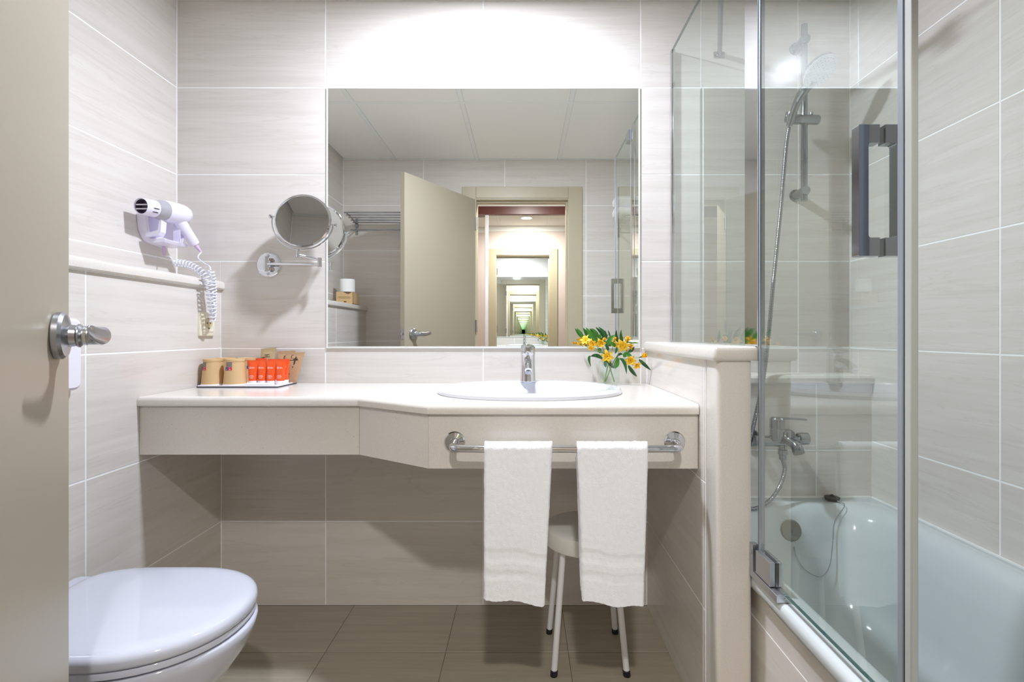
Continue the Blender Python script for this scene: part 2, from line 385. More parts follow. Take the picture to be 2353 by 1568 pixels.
# ceiling
ceil = struct('ceiling', MB().box((-1.6, -1.86, 2.34), (1.6, .1, 2.45)), CBAR)
CX = [-.945, -.341, .262, .866]
def panels(parent, xs, ys, z, hole=None):
    for i in range(len(xs) - 1):
        for k in range(len(ys) - 1):
            MB().box((xs[i] + .012, ys[k] + .012, z), (xs[i + 1] - .012, ys[k + 1] - .012, z + .012), .003, 1).build('ceiling_panel', CEIL, parent, smooth=False)
    g = MB()
    for x in xs[1:-1]: g.box((x - .012, ys[0], z - .002), (x + .012, ys[-1], z + .012))
    for y in ys[1:-1]: g.box((xs[0], y - .012, z - .0021), (xs[-1], y + .012, z + .012))
    g.build('ceiling_grid', CBAR, parent, smooth=False)
panels(ceil, [XL] + CX + [XR], [YF, -.87, 0], HC)

# ------------------------------------------------------------------ hall beyond the door
YW, HH = -3.18, 2.40
hl = struct('wall_hall_left', MB().box((-1.62, -3.3, 0), (-1.5, YH, 2.5)), PAINT)
hr = struct('wall_hall_right', MB().box((1.5, -3.3, 0), (1.62, YH, 2.5)), PAINT)
hb = struct('wall_hall_back', MB().box((-1.6, -3.42, 0), (1.6, -3.3, 2.5)), PAINT)
hf = struct('wall_hall_front', MB().box((-1.5, YH - .006, 0), (DX0 - .005, YH, HH + .05)).box((DX1 + .005, YH - .006, 0), (1.5, YH, HH + .05)).box((DX0 - .005, YH - .006, DZ), (DX1 + .005, YH, HH + .05)), PAINT)
hc = struct('ceiling_hall', MB().box((-1.6, -3.3, HH + .012), (1.6, YH, 2.5)), CBAR)
panels(hc, [-1.5, -.9, -.3, .3, .9, 1.5], [-3.3, -2.6, YH], HH)
cor = MB().rings([[Vector((x, y, z)) for y, z in ((YH - .006, HH - .07), (YH - .02, HH - .065), (YH - .05, HH - .015), (YH - .055, HH - .001), (YH - .006, HH - .001))] for x in (-1.5, 1.5)])
struct('trim_3', cor, CBAR)
# wardrobe with mirrored sliding doors
wd = thing('wardrobe', 'wardrobe with mirrored sliding doors and dark wooden top rail seen through the doorway', 'wardrobe', (0, YW - .05, 0))
MB().box((-1.49, YW - .118, .03), (-.36, YW - .04, 2.245), .001).build('sliding_door', MIRROR2, wd, smooth=False)
MB().box((-.374, YW - .03, .03), (1.49, YW, 2.245), .001).build('sliding_door', MIRROR2, wd, smooth=False)
MB().box((-.392, YW - .034, .03), (-.356, YW + .012, 2.245), .004).build('door_profile', mat('white_aluminium', (226, 226, 234), .3, metal=.6), wd)
MB().box((-1.49, YW - .119, 2.245), (1.49, YW + .03, 2.325), .002).build('top_rail', MAHOG, wd)
MB().box((-1.49, YW - .119, 2.325), (1.49, YW + .01, HH), .001).build('filler_panel', CBAR, wd)
MB().box((-1.49, YW - .119, 0), (1.49, YW + .02, .03), .001).build('bottom_track', ALU, wd)

# ------------------------------------------------------------------ door frame and door
fr = MB()
for s in (-1, 1):
    xi, xo = (DX0 + .014, -.452) if s < 0 else (DX1 - .014, .430)
    fr.box((min(xi, xo), YF - .002, 0), (max(xi, xo), YF + .014, 2.116), .003)
    fr.box((min(xi, xo), YH - .020, 0), (max(xi, xo), YH - .004, 2.116), .003)
fr.box((DX0 + .014, YF - .002, 2.034), (DX1 - .014, YF + .013, 2.116), .003)
fr.box((DX0 + .014, YH - .019, 2.034), (DX1 - .014, YH - .004, 2.116), .003)
tr = struct('trim_4', fr, CASING, smooth=True)
jb = MB().box((DX0 - .002, YH - .01, 0), (DX0 + .016, YF + .008, DZ + .01), .002).box((DX1 - .016, YH - .01, 0), (DX1 + .002, YF + .008, DZ + .01), .002)
jb.box((DX0, YH - .009, DZ - .012), (DX1, YF + .007, DZ + .01), .002)
jb.box((DX1 - .028, YH + .03, 0), (DX1 - .012, YF - .03, DZ - .01), .001).box((DX0 + .012, YH + .031, DZ - .024), (DX1 - .012, YF - .031, DZ - .01), .001)
jb.build('door_jamb', CASING, tr)
FE = Vector((-0.719, -1.127, 0)); HG = Vector((-0.352, -1.752, 0))
dirh = (HG - FE).normalized(); dn = Vector((-dirh.y, dirh.x, 0))   # dn: face that looks into the room
if dn.x < 0: dn = -dn
leafL = (HG - FE).length; th = 0.036
door = MB()
Md = Matrix((( dirh.x, dn.x, 0), (dirh.y, dn.y, 0), (0, 0, 1)))
def dbox(mb, a0, a1, n0, n1, z0, z1, bev=.0, seg=2):
    t = MB().box((a0, n0, z0), (a1, n1, z1), bev, seg); mb.add([FE + Md @ p for p in t.v], t.f); return mb
dbox(door, 0, leafL, -th, 0, .008, 2.019, .0015, 1)
dr = struct('door_1', door, DOOR, smooth=True)
def dpt(a, n, z): return FE + Md @ Vector((a, n, z))
A0, HZ = .072, 1.037
MB().lathe([(.033, .0002), (.0345, .002), (.0345, .0085), (.031, .0125), (.020, .0155), (.0165, .017), (.0155, .024), (.0175, .026), (.0175, .028), (.0140, .031)], dpt(A0, 0, HZ), dn, 48).build('rosette', SATIN, dr)
MB().lathe([(.033, -.036 - .0002), (.0345, -.038), (.0345, -.0445), (.031, -.0485), (.016, -.053), (.0150, -.062)], dpt(A0, 0, HZ), dn, 32).build('rosette', SATIN, dr)
def lever(sg):
    mb = MB(); o = .031 if sg > 0 else -.062
    pts = [(A0, o, HZ, .0135, .0135), (A0, o + sg * .008, HZ, .0135, .0135), (A0 + .001, o + sg * .015, HZ, .0132, .0135), (A0 + .006, o + sg * .021, HZ, .0125, .0135), (A0 + .018, o + sg * .0255, HZ, .0100, .0132), (A0 + .036, o + sg * .0275, HZ - .001, .0070, .0122), (A0 + .060, o + sg * .0275, HZ + .001, .0045, .0110), (A0 + .085, o + sg * .0265, HZ + .004, .0032, .0100), (A0 + .100, o + sg * .0255, HZ + .007, .0024, .0080), (A0 + .104, o + sg * .025, HZ + .008, .0012, .0040)]
    C = [dpt(p[0], p[1], p[2]) for p in pts]; rg = []
    for i, p in enumerate(pts):
        t = (C[min(i + 1, len(C) - 1)] - C[max(i - 1, 0)]).normalized(); up = Vector((0, 0, 1)); s_ = t.cross(up).normalized(); u2 = s_.cross(t)
        rg.append([C[i] + s_ * (p[3] * math.cos(2 * math.pi * k / 24)) + u2 * (p[4] * math.sin(2 * math.pi * k / 24)) for k in range(24)])
    return mb.rings(rg)
lv = lever(1).build('lever_handle', SATIN, dr); lever(-1).build('lever_handle', SATIN, dr)
MB().lathe([(.0145, 0), (.0145, .0035), (.0125, .004)], dpt(A0 , .0325, HZ), dn, 32).build('neck_ring', CHROME, dr)
lp = MB(); dbox(lp, -.0012, .001, -.029, -.007, HZ - .032, HZ + .032, .0008, 1); lp.build('latch_plate', SATIN, dr)
lp = MB(); dbox(lp, -.011, 0, -.024, -.012, HZ - .008, HZ + .008, .003); lp.build('latch_bolt', SATIN, dr)
for hz in (.25, 1.05, 1.8):
    h = MB().lathe([(.007, 0), (.007, .09)], dpt(leafL + .006, .004, hz), (0, 0, 1), 16); h.build('hinge', SATIN, dr)

# ------------------------------------------------------------------ ceiling downlights (fixtures)
for (L_, lab, nm) in ((LAMP_A, 'round recessed ceiling downlight above the vanity', 'downlight'), (LAMP_B, 'round lit ceiling lamp in the hall beyond the door', 'ceiling_lamp')):
    t = thing(nm, lab, 'lamp', (L_[0], L_[1], L_[2] + .007))
    zc = L_[2] + .007
    MB().rings([[Vector((L_[0] + r * math.cos(a * math.pi / 24), L_[1] + r * math.sin(a * math.pi / 24), z)) for a in range(48)] for r, z in ((.078, zc - .001), (.076, zc - .006), (.064, zc - .007), (.060, zc - .001))], False, False).build('trim_ring', CBAR, t)
    MB().lathe([(.060, -.001), (.060, -.0022)], (L_[0], L_[1], zc), (0, 0, 1), 48).build('diffuser', BULB, t)

# ------------------------------------------------------------------ wall mirror
wm = thing('wall_mirror', 'large frameless rectangular mirror above the washbasin', 'mirror', (-.155, 0, .988))
MB().box((-.748, -.007, .990), (.440, -.001, 1.977), .0015, 1).build('mirror_glass', MIRROR, wm, smooth=False)
e = MB(); e.box((-.7535, -.0062, .985), (.4455, -.0002, .9905), .001, 1).box((-.7535, -.0062, 1.9765), (.4455, -.0002, 1.982), .001, 1).box((-.7535, -.0061, .9905), (-.7478, -.0003, 1.9765), .001, 1).box((.4398, -.0061, .9905), (.4455, -.0003, 1.9765), .001, 1)
e.build('edge_sealant', CBAR, wm)

# ------------------------------------------------------------------ vanity top
vt = thing('vanity_counter', 'pale speckled stone vanity counter with deep apron below the mirror', 'counter', (-.34, -.02, .675))
GB = .001
def vout(o): # outline of the worktop, o = overhang past the apron
    return [(XLL + .001, -.001), (XLL + .001, -.409 - o), (-.4945 - o * .25, -.409 - o), (-.2564 - o * .2, -.565 - o), (XP0 - .002, -.565 - o), (XP0 - .002, -.001)]
top = vout(.010)
# worktop with an elliptical hole for the basin is hidden by the rim: front edge rounded
rings = []
for z, i in ((.822, .002), (.824, 0), (.838, 0), (.844, .002), (.848, .006), (.850, .013)):
    p = vout(.010 - i); rings.append([Vector((x, y, z)) for x, y in p])
BC, BA, BB = (.019, -.283), .282, .208       # basin centre and cut-out half sizes
mb = MB().rings(rings, True, False)
# top face with elliptical hole
bm = bmesh.new()
outer = [bm.verts.new((x, y, .850)) for x, y in vout(-.003)]
inner = [bm.verts.new((BC[0] + BA * math.cos(2 * math.pi * k / 64), BC[1] + BB * math.sin(2 * math.pi * k / 64), .850)) for k in range(64)]
es = [bm.edges.new((outer[i], outer[(i + 1) % 6])) for i in range(6)] + [bm.edges.new((inner[i], inner[(i + 1) % 64])) for i in range(64)]
bmesh.ops.triangle_fill(bm, use_beauty=True, use_dissolve=False, edges=es, normal=(0, 0, 1))
bm.verts.index_update(); mb.add([v.co.copy() for v in bm.verts], [tuple(v.index for v in f.verts) for f in bm.faces]); bm.free()
mb.f = [f for f in mb.f if len(f) != 6]       # drop the underside cap (closed by the apron box below)
mb.build('worktop', STONE, vt)
def apron(poly0, poly1, name='apron_panel'):
    (x0, y0), (x1, y1) = poly0, poly1; d = Vector((x1 - x0, y1 - y0)).normalized(); n = Vector((-d.y, d.x)) * .02
    pts = [(x0, y0), (x1, y1), (x1 + n.x, y1 + n.y), (x0 + n.x, y0 + n.y)]
    return MB().prism(pts, .675, .8225).build(name, STONE, vt, smooth=False)
apron((XLL + .001, -.409), (-.4955, -.409)); apron((-.4945, -.409), (-.2574, -.5643)); apron((-.2564, -.565), (XP0 - .002, -.565))
MB().box((XLL + .003, -.02, .675), (XP0 - .004, -.001, .8225)).build('rear_rail', STONE, vt, smooth=False)

# ------------------------------------------------------------------ washbasin
bs = thing('washbasin', 'white oval ceramic washbasin set into the counter', 'sink', (BC[0], BC[1], .851))
def ell(a, b, z, cy_=0, p=2.15, n=96):
    out = []
    for k in range(n):
        t = 2 * math.pi * k / n; c, s = math.cos(t), math.sin(t)
        out.append(Vector((BC[0] + a * math.copysign(abs(c) ** (2 / p), c), BC[1] + cy_ + b * math.copysign(abs(s) ** (2 / p), s), z)))
    return out
rg = [ell(.296, .227, .8503), ell(.298, .2285, .853), ell(.297, .228, .860), ell(.291, .223, .8665), ell(.284, .217, .8685), ell(.262, .186, .8685, -.010), ell(.250, .170, .8655, -.018), ell(.243, .163, .856, -.020), ell(.228, .150, .83, -.020), ell(.195, .125, .785, -.018), ell(.13, .085, .745, -.015), ell(.06, .04, .727, -.01), ell(.022, .022, .724, -.01)]
rg = [[p for p in r] for r in rg]
MB().rings(rg, False, True).build('basin_bowl', CERAM, bs)
MB().lathe([(.024, .0), (.024, .004), (.02, .006), (.012, .0065)], (BC[0], BC[1] - .01, .7245), (0, 0, 1), 24).build('drain', CHROME, bs)

# ------------------------------------------------------------------ basin mixer tap
FX, FY, FZ = .016, -.128, .8687
ft = thing('basin_mixer_tap', 'chrome single-lever mixer tap at the back of the washbasin', 'tap', (FX, FY, FZ))
MB().lathe([(.0265, .0), (.0275, .002), (.0270, .006), (.0255, .05), (.0248, .095), (.0255, .098), (.0262, .101), (.0262, .118), (.0245, .124), (.0215, .1265)], (FX, FY, FZ), (0, 0, 1), 40).build('tap_body', CHROME, ft)
sp = MB(); P = bez([(FX, FY - .01, FZ + .066), (FX, FY - .045, FZ + .070), (FX, FY - .085, FZ + .062), (FX, FY - .112, FZ + .048)], 6)
rgs = []
for i, p in enumerate(P):
    t = i / (len(P) - 1); a = .015 - .003 * t; b = .019 - .009 * t
    tt = (P[min(i + 1, len(P) - 1)] - P[max(i - 1, 0)]).normalized(); up = Vector((1, 0, 0)).cross(tt).normalized()
    rgs.append([p + Vector((a * math.cos(2 * math.pi * k / 24), 0, 0)) + up * (b * math.sin(2 * math.pi * k / 24)) for k in range(24)])
sp.rings(rgs); spo = sp.build('spout', CHROME, ft)
MB().lathe([(.0095, 0), (.0105, .001), (.0105, .012)], (FX, FY - .103, FZ + .036), (0, -.2, 1), 24).build('aerator', SATIN, spo)
rt = Matrix.Rotation(R(13), 3, 'X')
MB().box((FX - .0095, FY - .075, FZ + .119), (FX + .0095, FY + .012, FZ + .1275), .003, 2, rt, (FX, FY, FZ + .122)).box((FX - .013, FY - .02, FZ + .116), (FX + .013, FY + .018, FZ + .128), .004).build('lever', CHROME, ft)

# ------------------------------------------------------------------ towel rail under the counter
rl = thing('towel_rail', 'chrome towel rail mounted on the vanity apron', 'rail', (.11, -.565, .745))
RX0, RX1, RZc, RY = -.186, .408, .7435, -.632
for x in (RX0, RX1):
    MB().lathe([(.0285, .0003), (.0285, .003), (.0255, .0065), (.013, .0085), (.0115, .012)], (x, -.565, .7475), (0, -1, 0), 40).build('rosette', CHROME, rl)
path = [(RX0, -.574, .747), (RX0, -.600, .746)] + [(RX0 + .024 - .024 * math.cos(a), -.608 - .024 * math.sin(a), .7445) for a in [R(q) for q in (0, 22, 45, 68, 90)]]
path += [(x, RY, RZc) for x in (-.1, 0, .1, .2, .3)]
path += [(RX1 - .024 + .024 * math.sin(a), -.608 - .024 * math.cos(a), .7445) for a in [R(q) for q in (0, 22, 45, 68, 90)]] + [(RX1, -.600, .746), (RX1, -.574, .747)]
MB().tube(path, .0095, 20).build('rail_bar', CHROME, rl)

def towel(name, label, x0t, x1t, x0b, x1b, zb_l, zb_r, seed, back_off):
    ns, npts = 56, 0
    z0 = RZc; rgs = []
    for i in range(ns + 1):
        u = i / ns; ph = seed * 3.1
        path = []
        zb = zb_l + (zb_r - zb_l) * u + .003 * math.sin(u * 9 + ph)
        H = z0 - zb
        nf = 70
        for k in range(nf + 1):                      # outer surface, bottom to top at the front
            t = k / nf; s = 1 - t
            thk = .0155
            zz = zb + H * t
            band = 0
            for bz, bw in ((.115, .012), (.072, .004), (.062, .004)):
                if abs((zz - zb) - bz) < bw: band = .0022
            yy = RY - .0105 - .007 * min(1, (1 - s) * 0 + 1) + band - .004 * s * math.sin(u * 4 + ph) - .003 * s
            path.append((yy, zz, s))
        for k in range(1, 9):                        # over the bar
            a = math.pi * k / 9; path.append((RY - .0185 * math.cos(a), z0 + .0195 * math.sin(a), 0))
        nb = 40; Hb = H - .012
        for k in range(nb + 1):
            t = k / nb; path.append((RY + .0185 + back_off * t * 0, z0 - Hb * t, t))
        path.append((RY + .0125, z0 - Hb - .002, 1))
        for k in range(nb + 1):
            t = 1 - k / nb; path.append((RY + .0101, z0 - Hb * t, t))
        for k in range(1, 8):
            a = math.pi * (1 - k / 8); path.append((RY - .0101 * math.cos(a), z0 + .0101 * math.sin(a), 0))
        for k in range(nf, -1, -4):
            t = k / nf; path.append((RY - .0101, zb + .002 + (H - .002) * t, 1 - t))
        ring = []
        for (y, z, s) in path:
            a = x0t + (x0b - x0t) * s; b = x1t + (x1b - x1t) * s
            uu = u
            x = a + (b - a) * uu
            edge = min(u, 1 - u)
            if y < RY: # pull the front in at the side edges for a rounded fold
                y = y + .007 * max(0, 1 - edge / .035) ** 2
            nz = noise.noise_vector(Vector((x * 140 + seed, y * 140, z * 140)))
            wv = noise.noise(Vector((u * 3 + seed, z * 6, 0))) * .002
            ring.append(Vector((x + nz.x * .0017, y + nz.y * .0012 + (wv if y < RY else 0), z + nz.z * .0014)))
        rgs.append(ring)
    mb = MB().rings(rgs)
    o = mb.build(name, TERRY, None, ang=80); tag(o, label, 'towel', 'white hand towels over the rail'); return o
towel('hand_towel', 'white hand towel on the left half of the rail', -.1005, .073, -.1005, .0535, .366, .352, 1, 0)
towel('hand_towel', 'white hand towel on the right half of the rail, nearer the half wall', .137, .3175, .148, .306, .363, .345, 2, 0)

# ------------------------------------------------------------------ stool
SX, SY = .200, -.292
st = thing('stool', 'low white round stool with four metal legs under the counter', 'stool', (SX, SY, 0))
MB().lathe([(.10, .366), (.125, .364), (.131, .369), (.1325, .378), (.1325, .408), (.130, .416), (.123, .4205), (.10, .423), (.05, .4235)], (SX, SY, 0), (0, 0, 1), 64).build('seat', STOOLS, st)
for fx, fy in ((.092, -.398), (.314, -.398), (.089, -.180), (.318, -.180)):
    tp = Vector((SX + (fx - SX) * .72, SY + (fy - SY) * .72, .366)); ft_ = Vector((fx, fy, .0))
    d = (tp - ft_).normalized()
    lg_ = MB().tube([ft_ + d * .012, tp], .0095, 16).build('leg', STOOLW, st)
    MB().lathe([(.0105, 0), (.0112, .002), (.0112, .016), (.0096, .018)], ft_, d, 16).build('rubber_foot', DARK, lg_)

# ------------------------------------------------------------------ vanity: tray with amenities
TX0, TX1, TY0, TY1 = -1.150, -.862, -.163, -.008
tryo = thing('amenity_tray', 'flat white amenity tray with dark edge in the counter corner', 'tray', (-1.0, -.085, .8502))
MB().bulge(rrect(TX0, TX1, TY0, TY1, .008, 4), [(.8503, .002), (.8506, 0), (.8538, 0)]).build('tray_base', TRAYB, tryo)
MB().bulge(rrect(TX0 + .002, TX1 - .002, TY0 + .002, TY1 - .002, .008, 4), [(.8538, .0), (.857, 0), (.858, .001), (.858, .003), (.8562, .005)]).build('tray_top', PVC, tryo)
ZT = .8564
CR0, CR1 = .0372, .0305
def crr(z): return CR0 + (CR1 - CR0) * (z - .0045) / .0785
def cup(x, y, lab, ang):
    c = thing('paper_cup', lab, 'cup', (x, y, ZT), 'kraft paper cups upside down on the tray')
    MB().lathe([(CR0, .0040), (CR1, .083), (.0318, .0845), (.0318, .0925), (.0305, .0935), (.0290, .0890)], (x, y, ZT), (0, 0, 1), 48).build('cup_wall', CARD, c)
    MB().lathe([(CR0, .0), (.0385, .0006), (.0388, .0022), (.0384, .0040), (CR0 - .0005, .0046)], (x, y, ZT), (0, 0, 1), 48).build('rim', WCAP, c)
    def quad(a0, a1, z0, z1, lift, n=8):
        vs_ = []
        for k in range(n + 1):
            a = R(ang + a0 + (a1 - a0) * k / n)
            for z in (z0, z1): vs_.append(Vector((x + (crr(z) + lift) * math.sin(a), y - (crr(z) + lift) * math.cos(a), ZT + z)))
        return vs_, [(2 * k, 2 * k + 2, 2 * k + 3, 2 * k + 1) for k in range(n)]
    g = MB().add(*quad(-20, 21, .0655, .0820, .00025)).build('grey_label', GREYI, c)
    tx = MB()
    for q in range(4):
        for (a0, a1) in ((-17, -10), (-8, 2), (5, 12 + (q % 2) * 6)): tx.add(*quad(a0, a1, .0672 + q * .0038, .0680 + q * .0038, .0005, 2))
    tag(tx.build('lettering', CARD, g), kind='stuff')
    MB().add(*quad(-23, -5, .0535, .0650, .00025)).build('blue_label', BLUE, c)
    rd = MB().add(*quad(-4.5, 21, .0535, .0650, .00025)).build('red_label', RED, c)
    tx = MB()
    for (a0, a1, z, h) in ((-16, -12, .0560, .0034), (4, 13, .0560, .0015), (6, 9, .0612, .0022)): tx.add(*quad(a0, a1, z, z + h, .0005, 2))
    tag(tx.build('lettering', WCAP, rd), kind='stuff')
    return c
cup(-1.114, -.121, 'front paper cup nearest the left wall, labels turned to its left side', -31)
cup(-1.0355, -.121, 'front paper cup beside the orange tubes, labels facing the room', -8)
cup(-1.114, -.0425, 'back-row paper cup behind the one nearest the left wall', 150)
cup(-1.0355, -.0425, 'back-row paper cup behind the one beside the orange tubes', 50)
def tube_(x, y, lab, sc=1.0):
    c = thing('cosmetic_tube', lab, 'tube', (x, y, ZT), 'orange travel tubes on the tray')
    prof = [(.0138, .0120, .013), (.0145, .0120, .03), (.0160, .0098, .050), (.0180, .0060, .068), (.0198, .0018, .080), (.0206, .0007, .087)]
    rgs = [[Vector((x + a * math.cos(2 * math.pi * k / 28), y + b * math.sin(2 * math.pi * k / 28), ZT + z * sc)) for k in range(28)] for a, b, z in prof]
    MB().rings(rgs).build('tube_body', ORANGE, c)
    MB().lathe([(.0136, 0), (.0143, .001), (.0146, .0125), (.0136, .0132)], (x, y, ZT), (0, 0, 1), 28, 1, .9).build('cap', WCAP, c)
    def yf(z):
        for (a0, b0, z0), (a1, b1, z1) in zip(prof, prof[1:]):
            if z0 <= z <= z1: t = (z - z0) / (z1 - z0); return (b0 + (b1 - b0) * t), (a0 + (a1 - a0) * t)
        return prof[0][1], prof[0][0]
    def sp_(xx, zz):
        b, a = yf(zz); return Vector((x + xx, y - b * math.sqrt(max(0, 1 - (xx / a) ** 2)) - .0004, ZT + zz * sc))
    tx = MB()
    def bar(x0, x1, z, h, n=5):
        tx.add([sp_(x0 + (x1 - x0) * k / n, zz) for k in range(n + 1) for zz in (z, z + h)], [(2 * k, 2 * k + 2, 2 * k + 3, 2 * k + 1) for k in range(n)])
    for k in range(3):
        hw = (.0068, .0088, .0062)[k]; bar(-hw, hw, .0320 - k * .0045, .0015)
    bar(-.0012, .0088, .0612, .0012); bar(-.0012, .0105, .0585, .0012); bar(-.0070, -.0054, .0582, .0040)
    n = 14
    tx.add([sp_(-.0062 + r * math.cos(2 * math.pi * k / n), .0602 + r * math.sin(2 * math.pi * k / n)) for k in range(n) for r in (.0026, .0038)],
           [(2 * k, 2 * ((k + 1) % n), 2 * ((k + 1) % n) + 1, 2 * k + 1) for k in range(n)])
    tag(tx.build('print', WINK, c), kind='stuff')
    return c
tube_(-.9790, -.106, 'front orange tube right beside the paper cups, first of the front row')
tube_(-.9465, -.104, 'front orange tube second from the paper cups')
tube_(-.9130, -.106, 'front orange tube third from the paper cups')
tube_(-.8790, -.106, 'front orange tube farthest from the paper cups')
tube_(-.9700, -.066, 'back-row orange tube behind the one beside the cups', 1.06)
tube_(-.9250, -.066, 'back-row orange tube behind the middle of the row', 1.03)
tube_(-.8840, -.066, 'back-row orange tube peeking out at the right end', 1.03)
so = MB().bulge(rrect(-.985, -.885, -.158, -.128, .0148, 8), [(ZT, .003), (ZT + .002, .0005), (ZT + .005, 0), (ZT + .007, .0015), (ZT + .0082, .005)])
tag(so.build('soap_bar', PAPER), 'thin white rounded soap bar in front of the orange tubes', 'soap')
def pouch(nm, lab, x0, x1, xb0, xb1, zt, y0, lean, m, seed, prints):
    """a flat paper pouch leaning back against the wall, fat in the middle and sealed flat at the top"""
    nx, nz = 16, 22
    z0 = ZT + .0003; t = thing(nm, lab, 'sachet', ((x0 + x1) / 2, y0, z0), 'brown paper sachets leaning on the wall')
    def pt(u, v, s):
        x = (xb0 + (xb1 - xb0) * u) * (1 - v) + (x0 + (x1 - x0) * u) * v
        f = (math.sin(math.pi * min(1, max(0, u))) ** .5) * (math.sin(math.pi * min(1, v * 1.12)) ** .6 if v * 1.12 < 1 else 0)
        th_ = .0005 + .0075 * f
        nz_ = noise.noise(Vector((u * 5 + seed, v * 6, s))) * .0016 * min(1, f * 2)
        y = y0 + lean * v + (s * th_) + nz_
        return Vector((x, y, z0 + (zt - z0) * v + (.004 * u * v if xb1 - x1 < -.005 else 0)))
    ring = []
    for i in range(nz + 1):
        v = i / nz
        ring.append([pt(k / nx, v, -1) for k in range(nx + 1)] + [pt(k / nx, v, 1) for k in range(nx, -1, -1)])
    MB().rings(ring).build('paper_pouch', m, t)
    tx = MB()
    for pr in prints:
        if pr[0] == 'bar':
            _, u0, u1, v0, v1 = pr; n = 4
            tx.add([pt(u0 + (u1 - u0) * k / n, vv, -1) + Vector((0, -.0006, 0)) for k in range(n + 1) for vv in (v0, v1)], [(2 * k, 2 * k + 2, 2 * k + 3, 2 * k + 1) for k in range(n)])
        else:
            _, cu, cv, ru, rv = pr; n = 14; P_ = []
            for k in range(n + 1):
                a = R(50 + 260 * k / n)
                for q, sh in ((.45 + .55 * abs(k / n - .5) * 2, 0), (1, 0)): P_.append(pt(cu + ru * q * math.cos(a), cv + rv * q * math.sin(a), -1) + Vector((0, -.0006, 0)))
            tx.add(P_, [(2 * k, 2 * k + 2, 2 * k + 3, 2 * k + 1) for k in range(n)])
    tag(tx.build('print', INK, t), kind='stuff')
pouch('paper_sachet', 'small pale kraft sachet behind the tubes, tallest and nearest the cups', -.997, -.940, -.990, -.948, .983, -.040, .026, KRAFT2, 3,
      [('bar', .30, .62, .80, .815), ('bar', .38, .55, .765, .775), ('bar', .18, .70, .735, .748), ('bar', .10, .32, .71, .728)])
pouch('paper_sachet', 'brown paper sachet between the pale one and the rightmost one', -.938, -.868, -.935, -.876, .972, -.038, .026, KRAFT, 8,
      [('arc', .52, .80, .09, .055)])
pouch('paper_sachet', 'large brown paper sachet at the right end, emblem printed near its top edge', -.901, -.828, -.908, -.850, .966, -.043, .022, KRAFT, 14,
      [('arc', .42, .87, .085, .060), ('bar', .58, .66, .60, .86), ('bar', .20, .78, .735, .760), ('bar', .50, .74, .765, .80), ('bar', .54, .66, .68, .70), ('bar', .56, .62, .50, .53), ('bar', .22, .50, .30, .312), ('bar', .18, .50, .275, .288)])

# ------------------------------------------------------------------ vase and flowers
VX, VY, VZ = .3185, -.056, .8502
vz = thing('glass_vase', 'small clear glass tumbler vase at the back of the counter', 'vase', (VX, VY, VZ))
MB().lathe([(.033, 0), (.0365, .001), (.0372, .006), (.0375, .085), (.0377, .0875), (.0362, .0875), (.0358, .010), (.030, .0085)], (VX, VY, VZ), (0, 0, 1), 48).build('tumbler', VASEG, vz)
MB().lathe([(.034, .0092), (.0354, .011), (.0355, .052), (.0353, .0525)], (VX, VY, VZ), (0, 0, 1), 40).build('water', WATER, vz)
def leaf_mesh(b, m_, t, wd, fold=.25, face=Vector((0, -1, .3))):
    n = 10; mb = MB(); P = []
    for k in range(n + 1):
        s = k / n; P.append(b * (1 - s) ** 2 + m_ * 2 * s * (1 - s) + t * s * s)
    rg = []
    for k in range(n + 1):
        s = k / n; tn = (P[min(k + 1, n)] - P[max(k - 1, 0)]).normalized(); sd = tn.cross(face)
        sd = sd.normalized() if sd.length > 1e-4 else Vector((1, 0, 0)); up = sd.cross(tn)
        wk = wd * (math.sin(math.pi * min(1, s * .93 + .07)) ** .75) * (1 - s * .25) if s < 1 else 0.0002
        h = .0004
        rg.append([P[k] + sd * wk + up * wk * fold + up * h, P[k] + sd * wk * .5 + up * wk * fold * .3 + up * h, P[k] + up * h, P[k] - sd * wk * .5 + up * wk * fold * .3 + up * h, P[k] - sd * wk + up * wk * fold + up * h,
                   P[k] - sd * wk + up * wk * fold - up * h, P[k] - up * h, P[k] + sd * wk + up * wk * fold - up * h])
    return mb.rings(rg)
def petal_mesh(c, ax, rad, L, wd, open_, depth, curl):
    """petal: root at the throat, running forward along ax and out along rad"""
    n, m_ = 8, 4; side = ax.cross(rad).normalized(); vs_, uv, fs = [], [], []
    for k in range(n + 1):
        s = k / n
        rr = L * (.10 * s + .90 * s ** 1.5) * open_; aa = L * (1 - open_ * .55) * (1 - (1 - s) ** 1.6) - curl * L * s ** 4
        wk = wd * (.16 + .84 * math.sin(math.pi * min(1, .08 + s * .86)) ** 1.1) * (1 if s < .97 else .55)
        if s == 1: wk = wd * .18
        for q in range(m_ + 1):
            x = (q / m_ - .5) * 2
            p = c + ax * (aa - depth) + rad * rr + side * (wk * x) - (rad * .25 - ax * .2) * wk * (x * x) * .6
            vs_.append(p); uv.append((x, s))
    for k in range(n):
        for q in range(m_): a = k * (m_ + 1) + q; fs.append((a, a + 1, a + m_ + 2, a + m_ + 1))
    nb = len(vs_)
    vs2 = [v - ax * .0005 + rad * .0003 for v in vs_]; mb = MB(); mb.add(vs_ + vs2, fs + [tuple(i + nb for i in reversed(f)) for f in fs]); mb.uv = uv + uv
    return mb
FWD = Vector((0, -1, 0))
